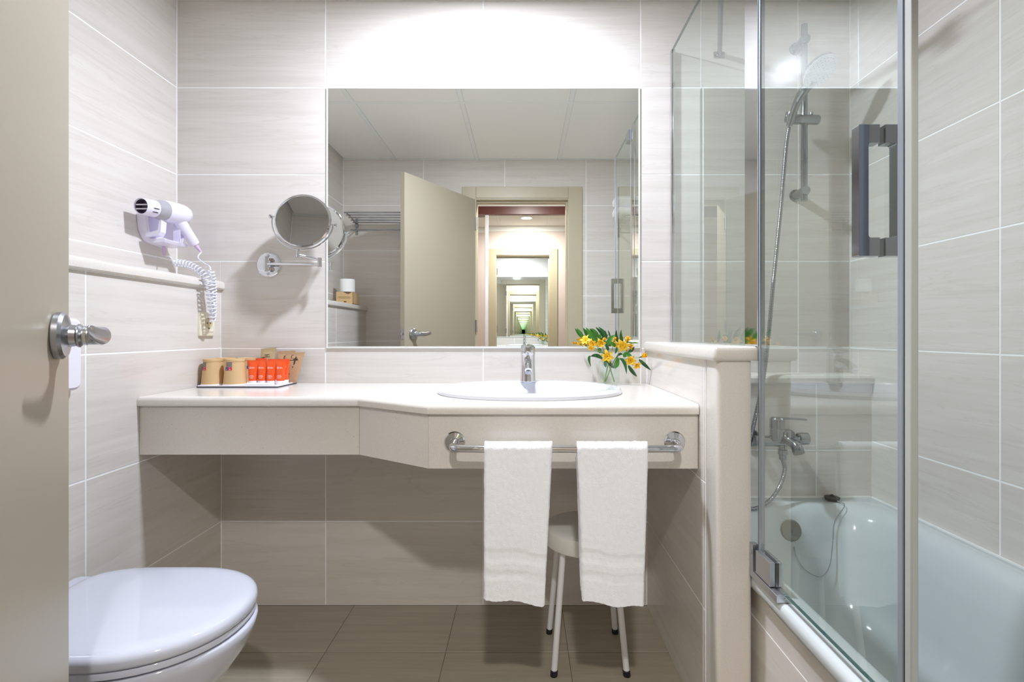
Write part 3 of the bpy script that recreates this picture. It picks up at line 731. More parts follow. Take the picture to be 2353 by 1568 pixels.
def bloom(parent, c, face, size, open_=1.0, roll=0, cam_=None, npet=6):
    ax = Vector(face).normalized(); u = ax.orthogonal().normalized(); v = ax.cross(u)
    core = MB().tube([c - ax * size * .75, c - ax * size * .55, c - ax * size * .35], [.0016, .0028, .0016], 10).build('bloom', LEAF2, parent)
    ORG[core] = ORG[parent]
    for k in range(npet):
        a = R(roll + 60 * k); rad = u * math.cos(a) + v * math.sin(a); outer = k % 2 == 0
        petal_mesh(c, ax, rad, size * (1.05 if outer else 1.15), size * (.33 if outer else .24), open_ * (1.0 if outer else .92), size * .45, .25 if outer else .12).build('petal', PET_O if outer else PET_Y, core, ang=180)
    st_ = MB()
    for k in range(5):
        a = R(roll + 72 * k + 20); q = c - ax * size * .3 + (u * math.cos(a) + v * math.sin(a)) * size * .04
        st_.tube([q, q + ax * size * .5 + (u * math.cos(a) + v * math.sin(a)) * size * .12, q + ax * size * .75 + (u * math.cos(a) + v * math.sin(a)) * size * .22], [.0005, .0005, .0011], 5)
    st_.build('stamens', PET_O, core)
    return c - ax * size * .75
Z3 = lambda x, y, d=1.85: W(1300 + x / 9.8, 740 + y / 9.8, d)
STEMS = [
 ('alstroemeria_stem', 'alstroemeria stem leaning left, yellow blooms over the mirror edge', (.012, .006), (-.020, .030),
  [((430, 400), (-.35, -.5, .35), .017, 1.0, 10, 1.85), ((300, 495), (-1, -.25, .1), .013, .35, 30, 1.83), ((590, 490), (-.5, -.75, -.3), .017, .8, 0, 1.82), ((570, 600), (-.2, -.5, -.8), .013, .9, 20, 1.83), ((790, 480), (-.25, -.9, -.25), .019, .75, 15, 1.84)],
  [((720, 420), (560, 320), (455, 125), .0085, 1.87, 0), ((400, 350), (330, 250), (250, 140), .0048, 1.88, 0), ((740, 360), (690, 230), (580, 145), .0055, 1.885, 0), ((780, 400), (775, 330), (770, 245), .0040, 1.84, 0), ((820, 830), (690, 720), (560, 780), .0065, 1.85, 1), ((560, 775), (480, 790), (568, 1010), .0042, 1.84, 1)]),
 ('alstroemeria_stem', 'middle alstroemeria stem, one bloom turned to the room above the tumbler', (-.006, -.012), (.004, .020),
  [((940, 780), (-.05, -1, -.1), .0195, .95, 0, 1.82), ((870, 400), (.1, -.6, .7), .013, .4, 0, 1.85), ((1100, 390), (.1, -.5, .8), .014, .35, 40, 1.86)],
  [((930, 380), (860, 200), (730, 115), .0048, 1.88, 1), ((1000, 340), (980, 260), (950, 185), .0026, 1.88, 1), ((950, 520), (960, 380), (1120, 290), .0075, 1.84, 0), ((1080, 1040), (930, 900), (860, 700), .0055, 1.83, 1), ((1090, 1040), (1180, 940), (1160, 780), .0080, 1.84, 0), ((900, 860), (880, 960), (905, 1025), .0055, 1.85, 1), ((1120, 570), (1070, 480), (940, 450), .0055, 1.86, 0), ((1150, 560), (1150, 640), (1110, 720), .0042, 1.83, 1), ((780, 700), (760, 620), (720, 590), .0065, 1.87, 1), ((960, 640), (930, 560), (900, 470), .0050, 1.85, 1)]),
 ('alstroemeria_stem', 'alstroemeria stem leaning right, yellow blooms towards the half wall', (.010, -.010), (.036, .020),
  [((1290, 540), (-.05, -.85, -.3), .0215, .95, 20, 1.82), ((1400, 390), (.1, -.6, .75), .018, .45, 0, 1.85), ((1470, 560), (.6, -.7, -.1), .013, .8, 0, 1.85), ((1460, 870), (-.1, -.95, -.2), .0195, .8, 10, 1.82), ((1610, 985), (.3, -.8, -.5), .016, .8, 35, 1.82), ((1770, 760), (.75, -.35, .35), .020, .42, 0, 1.84)],
  [((1290, 470), (1220, 360), (1248, 175), .0052, 1.87, 1), ((1440, 490), (1540, 460), (1650, 480), .0024, 1.86, 0), ((1400, 690), (1500, 640), (1545, 560), .0055, 1.86, 1), ((1220, 830), (1350, 860), (1368, 1180), .0055, 1.83, 1), ((1410, 980), (1480, 1130), (1610, 1235), .0060, 1.84, 1), ((1650, 850), (1760, 960), (1915, 1090), .0060, 1.86, 1), ((1320, 800), (1330, 680), (1490, 770), .0080, 1.82, 0), ((1190, 760), (1220, 700), (1290, 740), .0040, 1.84, 1)]),
]
for nm, lab, foot, top_, bl, lv_ in STEMS:
    f0 = Vector((VX + foot[0] * (1 if True else 1), VY + foot[1], VZ + .0105)); tp = Vector((VX + top_[0], VY + foot[1] * .4, VZ + .105))
    if 'left' in lab: f0.x = VX + .020; tp = Vector((VX - .018, VY - .004, VZ + .115))
    elif 'middle' in lab: f0.x = VX - .020; tp = Vector((VX + .004, VY - .008, VZ + .11))
    else: f0.x = VX - .012; f0.y = VY + .012; tp = Vector((VX + .024, VY - .004, VZ + .10))
    t = thing(nm, lab, 'flower', tuple(f0), 'alstroemeria stems in the vase')
    mid = (f0 + tp) / 2 + Vector((0, 0, .005)); sm = MB().tube(bez([f0, mid, tp], 8), [.0022] * 17, 8)
    for (pp, face, size, op, roll, d) in bl:
        c = Z3(*pp, d=d); e_ = bloom(t, c, face, size * 1.28, op, roll)
        sm.tube(bez([tp, (tp + e_) / 2 + Vector((0, 0, -.004)), e_], 6), .0011, 6)
    sm.build('stem', STEM, t)
    for (a, b, c, wd, d, k) in lv_:
        leaf_mesh(Z3(*a, d=d), Z3(*b, d=d - .006), Z3(*c, d=d - .002), wd * 1.3).build('leaf', LEAF2 if k else LEAF, t, ang=70)

# ------------------------------------------------------------------ shaving mirror on its arm
MC = Vector((-.806, -.088, 1.452)); pv = (-.974, -.001, 1.303)
sm_ = thing('magnifying_mirror', 'round chrome magnifying mirror on a folding wall arm', 'mirror', pv)
nrm = Vector((math.sin(R(5.2)), -math.cos(R(5.2)), math.tan(R(7.2)))).normalized()
Rr = .0985
MB().lathe([(Rr - .004, -.006), (Rr + .001, -.0045), (Rr + .0025, 0), (Rr + .001, .0045), (Rr - .004, .006), (Rr - .0055, .0035), (Rr - .0055, -.0035), (Rr - .004, -.006)], MC, nrm, 72, cap=False).build('mirror_rim', CHROME, sm_)
MB().lathe([(Rr - .005, -.0032), (Rr - .005, .0032)], MC, nrm, 72).build('mirror_disc', MIRROR3, sm_, ang=30)
axr = Vector((math.cos(R(-7.5)), .095, math.sin(R(-7.5)))).normalized(); axr = (axr - nrm * axr.dot(nrm)).normalized(); dnr = axr.cross(nrm).normalized()
if dnr.z > 0: dnr = -dnr
yk = [MC + (axr * math.cos(R(a)) + dnr * math.sin(R(a))) * (Rr + .0105) + Vector((0, 0, 0)) for a in range(0, 181, 6)]
MB().tube(yk, .0028, 10).build('yoke', CHROME, sm_)
for s in (-1, 1):
    MB().lathe([(.003, 0), (.003, .011), (.0065, .0115), (.0075, .016), (.0065, .0205), (.003, .022)], MC + axr * s * (Rr + .001), axr * s, 20).build('pivot_knob', CHROME, sm_)
bt = yk[15]
B2 = Vector((bt.x + .001, bt.y + .001, 1.332)); J = Vector((-.756, -.062, 1.304))
MB().tube([bt, bt + (B2 - bt) * .5, B2 + Vector((0, 0, .006))], [.004, .003, .004], 12).lathe([(.0055, 0), (.0070, .001), (.0070, .022), (.0055, .023)], B2 - Vector((0, 0, .016)), (0, 0, 1), 24).build('yoke_joint', CHROME, sm_)
MB().tube([B2 - Vector((0, 0, .006)), J + Vector((0, 0, .010))], .0052, 14).build('outer_arm', CHROME, sm_)
MB().lathe([(.0065, 0), (.0078, .001), (.0078, .0345), (.0065, .0355)], J - Vector((0, 0, .018)), (0, 0, 1), 24).build('elbow_joint', CHROME, sm_)
H_ = Vector((-.966, -.030, 1.303))
MB().tube([H_, J - Vector((0, 0, .009))], .0055, 14).build('inner_arm', CHROME, sm_)
MB().lathe([(.0065, 0), (.0080, .001), (.0080, .055), (.0065, .056)], H_ - Vector((.004, 0, .028)), (0, 0, 1), 24).box((H_.x - .012, -.032, H_.z - .022), (H_.x + .008, -.006, H_.z - .012), .001).box((H_.x - .012, -.032, H_.z + .012), (H_.x + .008, -.006, H_.z + .022), .001).build('wall_hinge', CHROME, sm_)
pl = MB().lathe([(.0455, .0003), (.0470, .002), (.0470, .0045), (.0430, .0075), (.038, .008)], (pv[0], 0, pv[2]), (0, -1, 0), 56).build('wall_plate', CHROME, sm_)
MB().lathe([(.005, 0), (.0055, .001), (.004, .0035)], (pv[0], -.0078, pv[2] + .035), (0, -1, 0), 16).lathe([(.005, 0), (.0055, .001), (.004, .0035)], (pv[0], -.0078, pv[2] - .035), (0, -1, 0), 16).build('screw', STEEL, pl)

# ------------------------------------------------------------------ hair dryer and holder
ho = thing('dryer_holder', 'white moulded hair dryer holder on the left wall', 'holder', (XL + .001, -.13, 1.40))
hp = [(-.205, 1.452), (-.198, 1.40), (-.182, 1.372), (-.165, 1.362), (-.085, 1.352), (-.070, 1.362), (-.062, 1.40), (-.060, 1.452)]
rg = []
for x, i in ((XL + .0005, 0.003), (XL + .003, 0), (XL + .030, .002), (XL + .036, .007)):
    p = inset_poly(hp, i); rg.append([Vector((x, y, z)) for y, z in p])
MB().rings(rg).build('holder_body', LILAC, ho)
# front cradle lip, open at the top with a V notch
lip = MB()
for (y0, y1, z0, z1) in ((-.198, -.172, 1.372, 1.446),):
    lip.rings([[Vector((x, y, z)) for x, z in ((XL + .03, z0), (XL + .072, z0 + .006), (XL + .080, z0 + .018), (XL + .084, z1), (XL + .078, z1), (XL + .070, z0 + .024), (XL + .03, z0 + .012))] for y in (y0, y1)])
lip.rings([[Vector((x, y, z)) for x, z in ((XL + .03, 1.354), (XL + .085, 1.357), (XL + .090, 1.365), (XL + .082, 1.370), (XL + .03, 1.368))] for y in (-.188, -.070)])
lip.build('cradle', LILAC, ho)
lp_ = [Vector((XL + .088, -.118 + .0, 1.366)), Vector((XL + .088, -.121, 1.405)), Vector((XL + .085, -.112, 1.436)), Vector((XL + .083, -.094, 1.436)), Vector((XL + .085, -.092, 1.412)), Vector((XL + .088, -.108, 1.368))]
P = bez(lp_, 6); MB().rings([[p + Vector((-.018, 0, 0)), p + Vector((.006, 0, 0)), p + Vector((.006, .0, 0)) + Vector((0, .0024, .0012)), p + Vector((-.018, .0024, .0012))] for p in P]).build('hook_loop', LILAC, ho)
MB().lathe([(.006, 0), (.0062, .012), (.0045, .030), (.003, .034)], (XL + .030, -.112, 1.353), (.05, 0, -1), 16).build('cable_grommet', mat('lilac_rubber', (214, 190, 222), .5), ho)

NZ, RZp = Vector((-1.262, -.268, 1.461)), Vector((-1.236, -.075, 1.474))
ax = (RZp - NZ).normalized(); Lb = (RZp - NZ).length
hd = thing('hair_dryer', 'white hair dryer resting on the left wall holder, coiled cord hanging down', 'hair dryer', tuple((NZ + RZp) / 2))
MB().lathe([(.0235, .004), (.0262, .0), (.0272, .004), (.0285, .048), (.0285, .0505)], NZ, ax, 48, cap=False).build('nozzle', LILAC, hd)
nzo = MB().lathe([(.0238, .006), (.0215, .024), (.0212, .026)], NZ, ax, 40, cap=False).lathe([(.0214, .0255), (.001, .026)], NZ, ax, 40).build('nozzle_inside', MAUVE, hd)
gr = MB()
for q in (-.010, .004):
    gr.box((NZ.x - .019, NZ.y + .004, NZ.z + q), (NZ.x + .019, NZ.y + .007, NZ.z + q + .004), .001)
gr.build('nozzle_grille', PVC, hd)
sl = MB()
for a in (-8, -34):
    c = NZ + ax * .030; u = Vector((1, 0, 0)); v = Vector((0, 0, 1))
    p = c + (u * math.cos(R(a)) + v * math.sin(R(a))) * .0283
    sl.tube([p - ax * .011, p - ax * .008, p + ax * .008, p + ax * .011], [.0006, .0016, .0016, .0006], 8)
sl.build('vent_slot', DARK, hd)
MB().lathe([(.0268, .0500), (.0290, .052), (.0335, .074), (.0345, .087), (.0345, .0885)], NZ, ax, 48, cap=False).build('grey_band', GREYP, hd)
MB().lathe([(.0343, .0885), (.0368, .098), (.0375, .120), (.0372, .145), (.0355, .165), (.031, .183), (.022, .194), (.010, .198)], NZ, ax, 48).build('body', LILAC, hd)
hb0 = NZ + ax * .148 + Vector((.004, 0, -.02)); hb1 = Vector((-1.214, -.066, 1.368))
hdv = (hb1 - hb0).normalized()
MB().lathe([(.019, 0), (.0200, .02), (.0185, .045), (.0178, (hb1 - hb0).length - .012), (.0165, (hb1 - hb0).length - .003), (.012, (hb1 - hb0).length)], hb0, hdv, 32, 1, .85).build('grip', LILAC, hd)
MB().lathe([(.0045, 0), (.0045, .003), (.003, .0038)], hb0 + hdv * .045 + Vector((-.004, -.0165, .002)), Vector((-.1, -1, .1)), 16).build('push_button', PVC, hd)
MB().lathe([(.0072, 0), (.0066, .012), (.0038, .030), (.0030, .034)], hb1 - hdv * .002, hdv + Vector((.15, 0, 0)), 16).build('cable_grommet', MATS['lilac_rubber'], hd)
# coiled cord: from the holder along an arc, hanging down, and back up to the grip
def coil(path, turns, r, wire):
    P = path; n = len(P); L = [0]
    for i in range(1, n): L.append(L[-1] + (P[i] - P[i - 1]).length)
    out = []; N = int(turns * 14); u = Vector((0, -1, 0)); j = 0
    for k in range(N + 1):
        s = L[-1] * k / N
        while j < n - 2 and L[j + 1] < s: j += 1
        f = (s - L[j]) / max(1e-9, L[j + 1] - L[j]); p = P[j].lerp(P[j + 1], f); t = (P[j + 1] - P[j]).normalized()
        u = (u - t * u.dot(t)).normalized(); v = t.cross(u); a = 2 * math.pi * k / 14
        out.append(p + (u * math.cos(a) + v * math.sin(a)) * r)
    return MB().tube(out, wire, 6)
c0 = W(398, 604, 1.80); 
pathA = bez([W(404, 604, 1.80), W(428, 607, 1.79), W(452, 618, 1.78), W(470, 634, 1.775), W(479, 656, 1.775), W(484, 690, 1.78), W(488, 722, 1.785), W(486, 737, 1.79)], 10)
pathB = bez([W(487, 737, 1.805), W(490, 715, 1.805), W(490, 680, 1.80), W(489, 648, 1.79), W(484, 622, 1.785)], 10)
cm = coil(pathA, 22, .0110, .0024); 
cm2 = coil(pathB, 17, .0100, .0024)
cm.add(cm2.v, cm2.f)
g0 = hb1 + (hdv + Vector((.15, 0, 0))).normalized() * .031
cm.tube(bez([g0, W(455, 592, 1.83), W(470, 606, 1.815), W(481, 612, 1.79), W(484, 622, 1.785)], 8), .0022, 8)
cm.tube(bez([Vector((XL + .0315, -.112, 1.3205)), W(391, 591, 1.79), W(398, 602, 1.80), W(404, 604, 1.80)], 8), .0022, 8)
cm.build('coiled_cord', mat('pale_grey_cord', (222, 224, 234), .4), hd)

# ------------------------------------------------------------------ socket
SXx = XLL + .0003
sk = thing('wall_socket', 'cream round-pin wall socket below the ledge on the left wall', 'socket', (XLL, -.096, 1.075))
rg = [[Vector((x, y, z)) for y, z in rrect(-.138 + i, -.054 - i, 1.031 + i, 1.117 - i, .004, 3)] for x, i in ((SXx, 0), (SXx + .006, 0), (SXx + .009, .0015), (SXx + .010, .004))]
MB().rings(rg).build('frame_plate', CREAM, sk)
MB().box((SXx + .009, -.126, 1.046), (SXx + .0125, -.066, 1.106), .002).build('insert_plate', CREAM, sk)
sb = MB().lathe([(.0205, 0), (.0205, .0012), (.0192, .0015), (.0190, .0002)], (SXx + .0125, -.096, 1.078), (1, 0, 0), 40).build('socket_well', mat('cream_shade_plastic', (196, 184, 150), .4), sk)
MB().lathe([(.0028, 0), (.0028, .0006)], (SXx + .0130, -.1055, 1.078), (1, 0, 0), 14).lathe([(.0028, 0), (.0028, .0006)], (SXx + .0130, -.0865, 1.078), (1, 0, 0), 14).box((SXx + .0132, -.099, 1.095), (SXx + .0146, -.093, 1.099)).box((SXx + .0132, -.099, 1.057), (SXx + .0146, -.093, 1.061)).build('contact', DARK, sk)

# ------------------------------------------------------------------ white dispenser beside the door
dp = thing('bag_dispenser', 'white rounded plastic dispenser on the left wall behind the door handle', 'dispenser', (XLL, -.68, .985))
rg = [[Vector((x, y, z)) for y, z in rrect(-.792 + i, -.636 - i, .897 + i, 1.078 - i, .016, 5)] for x, i in ((XLL + .0005, 0), (XLL + .020, 0), (XLL + .026, .002), (XLL + .030, .007))]
MB().rings(rg).build('dispenser_cover', PVC, dp)

# ------------------------------------------------------------------ toilet
TY = -.803
to = thing('toilet', 'white ceramic toilet with its lid closed against the left wall', 'toilet', (-.9, TY, 0))
def tout(xr, xm, xt, hw, hr, n=26, p=2.0):
    """outline: rear edge xr (half width hr), widest from xm on, elliptical front to xt"""
    pts = []
    for k in range(n + 1):
        a = math.pi / 2 - math.pi * k / n; c, s = math.cos(a), math.sin(a)
        pts.append((xm + (xt - xm) * abs(c) ** (2 / p) * (1 if c >= 0 else -1), TY + hw * abs(s) ** (2 / p) * (1 if s >= 0 else -1)))
    def corner(sg):
        o = []
        for k in range(9):
            t = k / 8; P0 = Vector((xm - .10, TY + sg * hw)); P1 = Vector((xr + .012, TY + sg * hw)); P2 = Vector((xr - .004, TY + sg * hr)); q = P0 * (1 - t) ** 2 + P1 * 2 * t * (1 - t) + P2 * t * t
            o.append((q.x, q.y))
        return o
    return pts + corner(-1) + list(reversed(corner(1)))
lidp = tout(-1.088, -.840, -.618, .192, .120, p=2.15)
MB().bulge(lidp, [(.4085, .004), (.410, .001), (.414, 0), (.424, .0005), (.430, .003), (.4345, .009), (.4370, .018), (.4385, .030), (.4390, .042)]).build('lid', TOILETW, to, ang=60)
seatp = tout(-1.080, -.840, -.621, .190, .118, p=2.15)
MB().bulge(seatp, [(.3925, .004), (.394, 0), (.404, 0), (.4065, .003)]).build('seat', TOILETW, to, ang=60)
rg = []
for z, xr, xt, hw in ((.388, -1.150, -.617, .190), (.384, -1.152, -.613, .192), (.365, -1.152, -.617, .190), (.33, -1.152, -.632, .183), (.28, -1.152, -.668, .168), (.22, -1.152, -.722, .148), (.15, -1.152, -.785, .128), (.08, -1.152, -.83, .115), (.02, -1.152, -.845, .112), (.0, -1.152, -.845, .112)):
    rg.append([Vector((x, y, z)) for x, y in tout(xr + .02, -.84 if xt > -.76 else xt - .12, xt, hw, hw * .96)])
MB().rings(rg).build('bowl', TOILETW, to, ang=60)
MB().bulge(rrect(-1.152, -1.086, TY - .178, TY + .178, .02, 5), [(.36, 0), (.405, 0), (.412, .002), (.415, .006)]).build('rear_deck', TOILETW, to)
for s in (): MB().lathe([(.012, 0), (.012, .05)], (-1.086, TY + s * .08 - .025, .414), (0, 1, 0), 20).build('lid_hinge', CHROME, to)

# ------------------------------------------------------------------ ledge things seen in the mirror
bx = thing('tissue_box', 'brown card box with a scooped front on the left ledge, seen in the mirror', 'box', (-1.21, -1.53, 1.241))
sc_ = MB()
fx0, fx1, by0, by1, bz = -1.272, -1.155, -1.60, -1.49, 1.2412
nn = 10; topf = [(fx0 + (fx1 - fx0) * k / nn, bz + .082 - .016 * math.sin(math.pi * max(0, (k / nn - .4) / .6)) ** 2) for k in range(nn + 1)]
sc_.rings([[Vector((x, y, z)) for x, z in topf] + [Vector((fx1, y, bz)), Vector((fx0, y, bz))] for y in (by1, by1 - .002)])
sc_.rings([[Vector((fx0, y, z)) for y, z in ((by0, bz), (by1, bz), (by1, bz + .082), (by0, bz + .082))], [Vector((fx0 + .002, y, z)) for y, z in ((by0, bz), (by1, bz), (by1, bz + .082), (by0, bz + .082))]])
sc_.rings([[Vector((fx1 - .002, y, z)) for y, z in ((by0, bz), (by1, bz), (by1, bz + .080), (by0, bz + .082))], [Vector((fx1, y, z)) for y, z in ((by0, bz), (by1, bz), (by1, bz + .080), (by0, bz + .082))]])
sc_.box((fx0, by0, bz), (fx1, by0 + .002, bz + .082)).box((fx0, by0, bz), (fx1, by1, bz + .002))
sc_.build('card_sleeve', CARD, bx, smooth=False)
MB().box((fx0 + .003, by0 + .003, bz + .002), (fx1 - .003, by1 - .003, bz + .078)).build('tissues', mat('brown_inner_card', (120, 98, 74), .8), bx, smooth=False)
MB().box((fx0 + .015, by1, bz + .046), (fx1 - .022, by1 + .0006, bz + .048)).box((fx0 + .012, by1, bz + .038), (fx1 - .016, by1 + .0006, bz + .0395)).box((fx0 + .055, by1, bz + .012), (fx0 + .072, by1 + .0006, bz + .018)).build('print', INK, bx, smooth=False)
rp = thing('toilet_roll', 'white toilet paper roll standing on the brown card box', 'toilet paper', (-1.213, -1.548, bz + .0825))
MB().lathe([(.020, .088), (.021, .090), (.047, .090), (.0495, .087), (.0495, .003), (.047, .0), (.021, .0), (.020, .002), (.020, .088)], (-1.213, -1.548, bz + .0825), (0, 0, 1), 40, cap=False).build('paper', PAPER, rp)
MB().lathe([(.0195, .001), (.0195, .089), (.0185, .089), (.0185, .001)], (-1.213, -1.548, bz + .0825), (0, 0, 1), 32, cap=False).build('cardboard_core', CARD, rp)
def rack(nm, lab, x0, x1, zt):
    t = thing(nm, lab, 'towel rack', ((x0 + x1) / 2, YF, zt))
    for x in (x0, x1):
        br = MB().box((x - .009, YF + .0005, zt - .085), (x + .009, YF + .006, zt + .035), .002)
        br.tube([(x, YF + .004, zt - .01), (x, YF + .10, zt + .012), (x, YF + .215, zt + .025)], .005, 10).tube([(x, YF + .004, zt - .045), (x, YF + .06, zt - .065), (x, YF + .11, zt - .07)], .005, 10)
        br.lathe([(.014, 0), (.012, .012)], (x, YF + .006, zt - .02), (0, 1, 0), 20).build('bracket', CHROMS, t)
    for k in range(5):
        y = YF + .03 + .045 * k; z = zt - .01 + .0 + .035 * (k * .045 + .03) / .215
        MB().tube([(x0 - .02, y, z + .006), (x1 + .02, y, z + .006)], .005, 10).build('rack_bar', CHROMS, t)
    MB().tube([(x0 - .01, YF + .11, zt - .07), (x1 + .01, YF + .11, zt - .07)], .0055, 10).build('hanging_bar', CHROMS, t)
rack('towel_rack', 'chrome towel rack of parallel bars left of the door, seen in the mirror', -1.225, -.60, 1.85)
rack('towel_rack', 'chrome rack over the far end of the bathtub holding rolled white towels', .70, 1.20, 1.83)
for q in range(2):
    zc_ = 1.862 + .075 * q + .037
    rg = []
    for x, r in ((.635, .01), (.645, .028), (.67, .036), (.80, .037), (1.0, .037), (1.19, .036), (1.215, .028), (1.225, .012)):
        rg.append([Vector((x, YF + .115 + 2.6 * r * math.cos(2 * math.pi * k / 32), zc_ + r * math.sin(2 * math.pi * k / 32) + .004 * math.sin(x * 20))) for k in range(32)])
    o = MB().rings(rg).build('bath_towel', TERRY); tag(o, ('rolled white bath towel lying directly on the rack over the tub', 'rolled white bath towel stacked on top of the other roll')[q], 'towel', 'rolled bath towels on the rack')

# ------------------------------------------------------------------ bathtub
tb = thing('bathtub', 'white enamelled built-in bathtub along the right wall', 'bathtub', (.9, -.95, 0))
BX0, BX1, BY0, BY1, BZ = XP1 + .003, XR - .002, YF + .002, YS - .001, .452
def rr_ring(x0, x1, y0, y1, r, z): return [Vector((x, y, z)) for x, y in rrect(x0, x1, y0, y1, r, 9)]
def ins(d0, d1, dy0, dy1, r, z): return rr_ring(BX0 + d0, BX1 - d1, BY0 + dy0, BY1 - dy1, r, z)
rg = [ins(0, 0, 0, 0, .004, .418), ins(-.003, 0, 0, 0, .005, .420), ins(-.004, 0, 0, 0, .006, .438), ins(-.001, 0, 0, 0, .008, .448), ins(.006, .002, .005, .002, .012, BZ),
      ins(.052, .030, .06, .060, .10, BZ), ins(.060, .044, .068, .072, .105, .4495), ins(.066, .060, .075, .084, .11, .441), ins(.072, .078, .085, .098, .115, .418), ins(.082, .100, .12, .120, .12, .34), ins(.095, .122, .18, .150, .13, .20), ins(.125, .145, .25, .19, .12, .125), ins(.175, .180, .32, .25, .10, .095), ins(.25, .25, .45, .40, .06, .088)]
MB().rings(rg, False, True).build('tub_shell', ENAMEL, tb, ang=70)
MB().box((XR - .006, BY0 + .002, .449), (XR - .0003, BY1 - .002, .458), .002).box((XP1 + .02, YS - .006, .449), (XR - .006, YS - .0003, .458), .002).build('sealant', CBAR, tb)
tr_ = MB().lathe([(.035, .0), (.038, .001), (.038, .003), (.030, .0045)], (.9, YS - .33, .0905), (0, 0, 1), 32).build('drain', CHROME, tb)
OV = Vector(W(1817, 1220, 1.688)); OV.y = YS - .1065
MB().lathe([(.030, -.002), (.0345, .004), (.0350, .006), (.031, .0095), (.018, .0125), (.004, .0135)], OV, (0, -1, .22), 40).lathe([(.0045, .0130), (.0050, .015), (.003, .0165)], OV + Vector((.003, 0, -.002)), (0, -1, .22), 16).build('overflow_cover', BRASSY, tb)
PG = Vector((1.0660 - .008, YS - .033, BZ + .0005)); PG.x = (1912 - 1203) * (1.92 + PG.y) / F
pg = MB().lathe([(.016, 0), (.0215, .002), (.0225, .008), (.0245, .009), (.0245, .0125), (.012, .0145), (.006, .015), (.0058, .019), (.0035, .021)], PG, (0, 0, 1), 32)
plug = thing('bath_plug', 'black rubber bath plug on the tub rim, chained to the overflow', 'plug', tuple(PG)); pg.build('stopper', DARK, plug)
ch0 = OV + Vector((.004, -.014, -.036)); P0_ = PG + Vector((.004, -.024, .006))
def pz(px, py, y): return Vector(((px - 1203) * (1.92 + y) / F, y, CAM_Z - (py - 767) * (1.92 + y) / F))
cpts = bez([ch0 + Vector((0, -.004, -.012)), pz(1829, 1276, -.262), pz(1848, 1308, -.275), pz(1884, 1326, -.282), pz(1906, 1302, -.275), pz(1914, 1245, -.252), pz(1918, 1200, -.235), P0_ + Vector((.002, -.035, -.004)), P0_], 14)
cb = MB()
for i, p in enumerate(cpts[:-1]):
    q = cpts[i + 1]; cb.tube([p, p.lerp(q, .3), p.lerp(q, .7), q], [.0009, .0019, .0019, .0009], 6)
cb.tube([ch0 + Vector((.008 * math.sin(2 * math.pi * k / 16), 0, -.004 + .008 * math.cos(2 * math.pi * k / 16))) for k in range(17)], .0011, 6)
cb.build('bead_chain', STEEL, plug)

# ------------------------------------------------------------------ bath mixer, hose, slide bar, hand shower
MY = YS
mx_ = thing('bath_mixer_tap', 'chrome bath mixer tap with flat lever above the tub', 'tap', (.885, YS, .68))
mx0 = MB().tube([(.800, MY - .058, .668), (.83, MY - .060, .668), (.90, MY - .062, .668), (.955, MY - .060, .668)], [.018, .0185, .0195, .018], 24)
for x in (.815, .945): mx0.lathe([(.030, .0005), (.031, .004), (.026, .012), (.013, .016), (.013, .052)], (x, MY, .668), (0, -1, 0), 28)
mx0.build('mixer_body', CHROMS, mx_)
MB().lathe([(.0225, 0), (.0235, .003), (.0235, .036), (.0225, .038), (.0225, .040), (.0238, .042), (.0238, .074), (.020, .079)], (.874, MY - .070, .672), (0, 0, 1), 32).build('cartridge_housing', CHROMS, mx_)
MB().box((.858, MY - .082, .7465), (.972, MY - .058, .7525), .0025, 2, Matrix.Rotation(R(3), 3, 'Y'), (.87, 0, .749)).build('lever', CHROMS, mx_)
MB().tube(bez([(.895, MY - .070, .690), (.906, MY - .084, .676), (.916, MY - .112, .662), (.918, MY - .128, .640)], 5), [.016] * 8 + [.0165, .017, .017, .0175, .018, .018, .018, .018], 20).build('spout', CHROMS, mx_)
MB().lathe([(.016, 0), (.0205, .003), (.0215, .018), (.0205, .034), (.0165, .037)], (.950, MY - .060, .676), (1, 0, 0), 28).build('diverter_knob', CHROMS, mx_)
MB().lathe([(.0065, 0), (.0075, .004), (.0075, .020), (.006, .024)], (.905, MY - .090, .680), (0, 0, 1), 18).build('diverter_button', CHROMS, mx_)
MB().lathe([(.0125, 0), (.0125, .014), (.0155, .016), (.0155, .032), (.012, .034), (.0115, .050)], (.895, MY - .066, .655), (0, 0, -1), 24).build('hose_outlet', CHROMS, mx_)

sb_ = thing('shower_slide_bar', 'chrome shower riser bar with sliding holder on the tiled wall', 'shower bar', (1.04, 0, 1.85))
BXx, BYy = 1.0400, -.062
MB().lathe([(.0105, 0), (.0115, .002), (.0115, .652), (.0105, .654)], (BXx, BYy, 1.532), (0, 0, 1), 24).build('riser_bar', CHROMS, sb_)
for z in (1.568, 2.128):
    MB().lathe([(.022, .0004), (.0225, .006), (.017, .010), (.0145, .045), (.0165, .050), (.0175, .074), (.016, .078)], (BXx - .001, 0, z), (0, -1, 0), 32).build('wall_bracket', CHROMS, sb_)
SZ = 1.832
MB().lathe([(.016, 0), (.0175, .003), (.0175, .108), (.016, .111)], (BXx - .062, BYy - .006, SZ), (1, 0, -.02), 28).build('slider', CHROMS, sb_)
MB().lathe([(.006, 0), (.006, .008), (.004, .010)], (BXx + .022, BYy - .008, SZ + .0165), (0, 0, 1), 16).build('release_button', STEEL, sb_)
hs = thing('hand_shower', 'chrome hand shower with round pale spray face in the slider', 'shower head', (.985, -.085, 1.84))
hA = Vector((.972, -.086, 1.800)); hB = Vector((1.010, -.140, 1.965)); hC = Vector((1.050, -.205, 2.005))
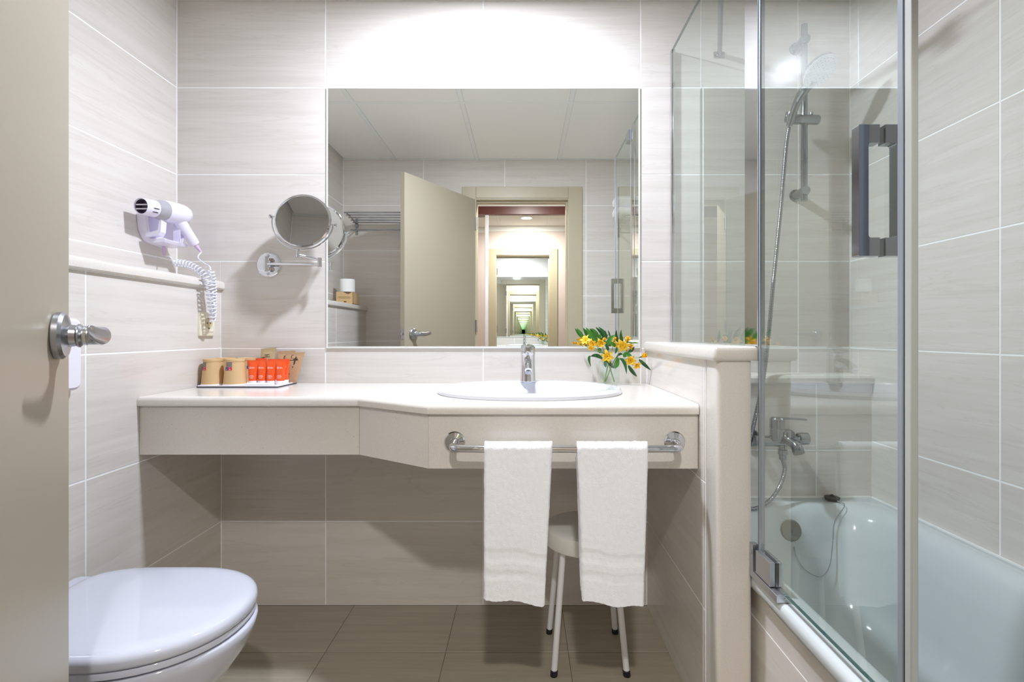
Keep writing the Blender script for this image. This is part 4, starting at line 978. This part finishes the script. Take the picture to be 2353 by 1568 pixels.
MB().lathe([(.017, 0), (.0185, .003), (.0205, .022), (.019, .034)], (BXx - .066, BYy - .022, SZ - .018), (.10, -.25, 1), 24).build('holder_cone', CHROMS, sb_)
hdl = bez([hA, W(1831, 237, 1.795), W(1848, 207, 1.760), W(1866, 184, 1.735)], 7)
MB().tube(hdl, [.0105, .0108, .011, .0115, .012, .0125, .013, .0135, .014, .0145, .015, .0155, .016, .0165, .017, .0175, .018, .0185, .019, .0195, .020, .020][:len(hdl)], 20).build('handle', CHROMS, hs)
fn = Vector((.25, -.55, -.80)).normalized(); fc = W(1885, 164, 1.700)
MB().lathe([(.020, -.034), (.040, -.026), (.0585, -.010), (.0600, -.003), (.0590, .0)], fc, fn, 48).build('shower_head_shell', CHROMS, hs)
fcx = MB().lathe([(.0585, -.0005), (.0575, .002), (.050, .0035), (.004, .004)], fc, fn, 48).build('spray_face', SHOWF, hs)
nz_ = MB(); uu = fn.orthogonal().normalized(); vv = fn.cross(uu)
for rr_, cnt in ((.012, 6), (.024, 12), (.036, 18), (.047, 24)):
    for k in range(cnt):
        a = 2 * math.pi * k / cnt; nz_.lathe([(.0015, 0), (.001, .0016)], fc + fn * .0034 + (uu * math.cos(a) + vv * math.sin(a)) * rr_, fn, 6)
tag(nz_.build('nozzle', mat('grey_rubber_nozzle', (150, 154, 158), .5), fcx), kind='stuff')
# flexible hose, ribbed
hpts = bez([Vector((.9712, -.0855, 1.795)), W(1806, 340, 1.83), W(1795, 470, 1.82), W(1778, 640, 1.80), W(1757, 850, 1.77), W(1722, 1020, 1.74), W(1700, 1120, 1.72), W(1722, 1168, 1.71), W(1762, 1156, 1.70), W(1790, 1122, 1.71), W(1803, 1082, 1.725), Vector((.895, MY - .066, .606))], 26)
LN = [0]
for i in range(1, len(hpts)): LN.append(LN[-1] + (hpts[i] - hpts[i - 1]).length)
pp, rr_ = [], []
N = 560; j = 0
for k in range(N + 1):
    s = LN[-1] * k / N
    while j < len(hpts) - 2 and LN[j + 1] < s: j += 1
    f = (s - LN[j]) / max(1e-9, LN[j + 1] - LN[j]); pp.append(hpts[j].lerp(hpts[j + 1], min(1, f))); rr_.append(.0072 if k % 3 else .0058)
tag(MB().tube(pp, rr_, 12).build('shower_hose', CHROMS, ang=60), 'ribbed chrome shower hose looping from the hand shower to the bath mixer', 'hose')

# ------------------------------------------------------------------ shower screen
GX = .568; g2 = .004
sc = thing('shower_screen', 'clear glass bath screen with hinged door standing on wall and tub', 'shower screen', (GX, -.6, .45))
# fixed pane, notched over the half wall
fp = [(-.004, 1.0095), (-.7085, 1.0095), (-.7085, .462), (-.7165, .462), (-.7165, 2.12), (-.004, 2.12)]
fg = MB().rings([[Vector((x, y, z)) for y, z in fp] for x in (GX - g2, GX + g2)])
fg.build('fixed_pane', GLASS, sc, smooth=False)
MB().box((GX - g2, -1.167, .474), (GX + g2, -.7215, 2.12)).build('door_pane', GLASS, sc, smooth=False)
MB().box((GX - .008, -.020, 1.0095), (GX + .008, -.0005, 2.12), .002).build('wall_profile', CHROME, sc)
MB().box((GX - .0060, -.7165, 1.0100), (GX + .0060, -.6450, 2.122), .0015).build('post_profile', CHROME, sc)
MB().box((GX - .0050, -.7215, .500), (GX + .0050, -.7168, 2.12), .001).build('pane_edge_seal', SEALB, sc)
MB().box((GX - .0062, -.7285, .520), (GX + .0062, -.7218, 2.12), .0015).build('door_edge_seal', SEALM, sc)
MB().box((GX - .0058, -1.1765, .474), (GX + .0058, -1.1655, 2.12), .0015).build('magnetic_seal', SEALM, sc)
MB().box((GX - .0045, -1.179, .474), (GX + .0045, -1.1767, 2.12), .0005).build('seal_lip', SEALB, sc)
MB().box((GX - .0055, -1.193, .474), (GX + .0055, -1.1792, 2.12), .002).build('seal_fin', SEALC, sc)
# glass edges read green
EDG = mat('glass_edge_green', (66, 96, 96), .15)
MB().box((GX - g2, -.7165, 2.1201), (GX + g2, -.004, 2.1215)).box((GX - g2, -1.156, 2.1201), (GX + g2, -.7215, 2.1215)).box((GX - g2 + .0005, -1.156, .4725), (GX + g2 - .0005, -.83, .4738)).build('polished_edge', EDG, sc, smooth=False)
# bottom hinge
MB().box((GX - .018, -.716, .462), (GX - .0045, -.700, .534), .001).box((GX - .018, -.716, .4535), (GX + .010, -.700, .4625), .001).build('hinge_plate', STEEL, sc)
hc2 = MB().box((GX - .017, -.797, .472), (GX - .0045, -.7295, .526), .001).box((GX + .0045, -.797, .472), (GX + .012, -.7295, .526), .001).build('glass_clamp', STEEL, sc)
MB().box((GX - .0185, -.830, .4535), (GX + .0125, -.7005, .4700), .0012).lathe([(.0028, 0), (.0028, .0006)], (GX + .001, -.8302, .4615), (0, -1, 0), 14).build('base_bar', STEEL, sc)
MB().lathe([(.004, 0), (.0045, .0008), (.003, .0018)], (GX - .018, -.708, .512), (-1, 0, 0), 16).build('screw', STEEL, sc)
MB().box((GX - .017, -.797, 2.06), (GX + .012, -.7295, 2.114), .001).build('glass_clamp', STEEL, sc)
# pull handles, both sides of the door
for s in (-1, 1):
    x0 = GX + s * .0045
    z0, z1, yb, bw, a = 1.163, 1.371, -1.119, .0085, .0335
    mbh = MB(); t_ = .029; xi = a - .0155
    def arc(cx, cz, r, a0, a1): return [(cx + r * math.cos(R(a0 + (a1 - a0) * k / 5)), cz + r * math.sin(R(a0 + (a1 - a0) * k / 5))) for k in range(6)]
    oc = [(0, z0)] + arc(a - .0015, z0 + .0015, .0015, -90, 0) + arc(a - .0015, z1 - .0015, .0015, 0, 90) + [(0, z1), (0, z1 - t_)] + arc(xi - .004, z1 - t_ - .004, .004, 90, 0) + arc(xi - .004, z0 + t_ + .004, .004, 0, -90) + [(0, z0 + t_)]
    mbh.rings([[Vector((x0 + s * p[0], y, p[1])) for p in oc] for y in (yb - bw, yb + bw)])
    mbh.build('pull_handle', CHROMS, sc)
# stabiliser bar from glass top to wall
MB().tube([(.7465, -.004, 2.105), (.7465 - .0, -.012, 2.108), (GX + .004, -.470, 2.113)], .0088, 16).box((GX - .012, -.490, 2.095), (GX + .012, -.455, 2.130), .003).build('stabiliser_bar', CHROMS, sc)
MB().box((.7265, -.006, 2.095), (.7685, -.0005, 2.118), .002).build('bar_foot', CHROMS, sc)
print('OBJECTS', len(bpy.data.objects))
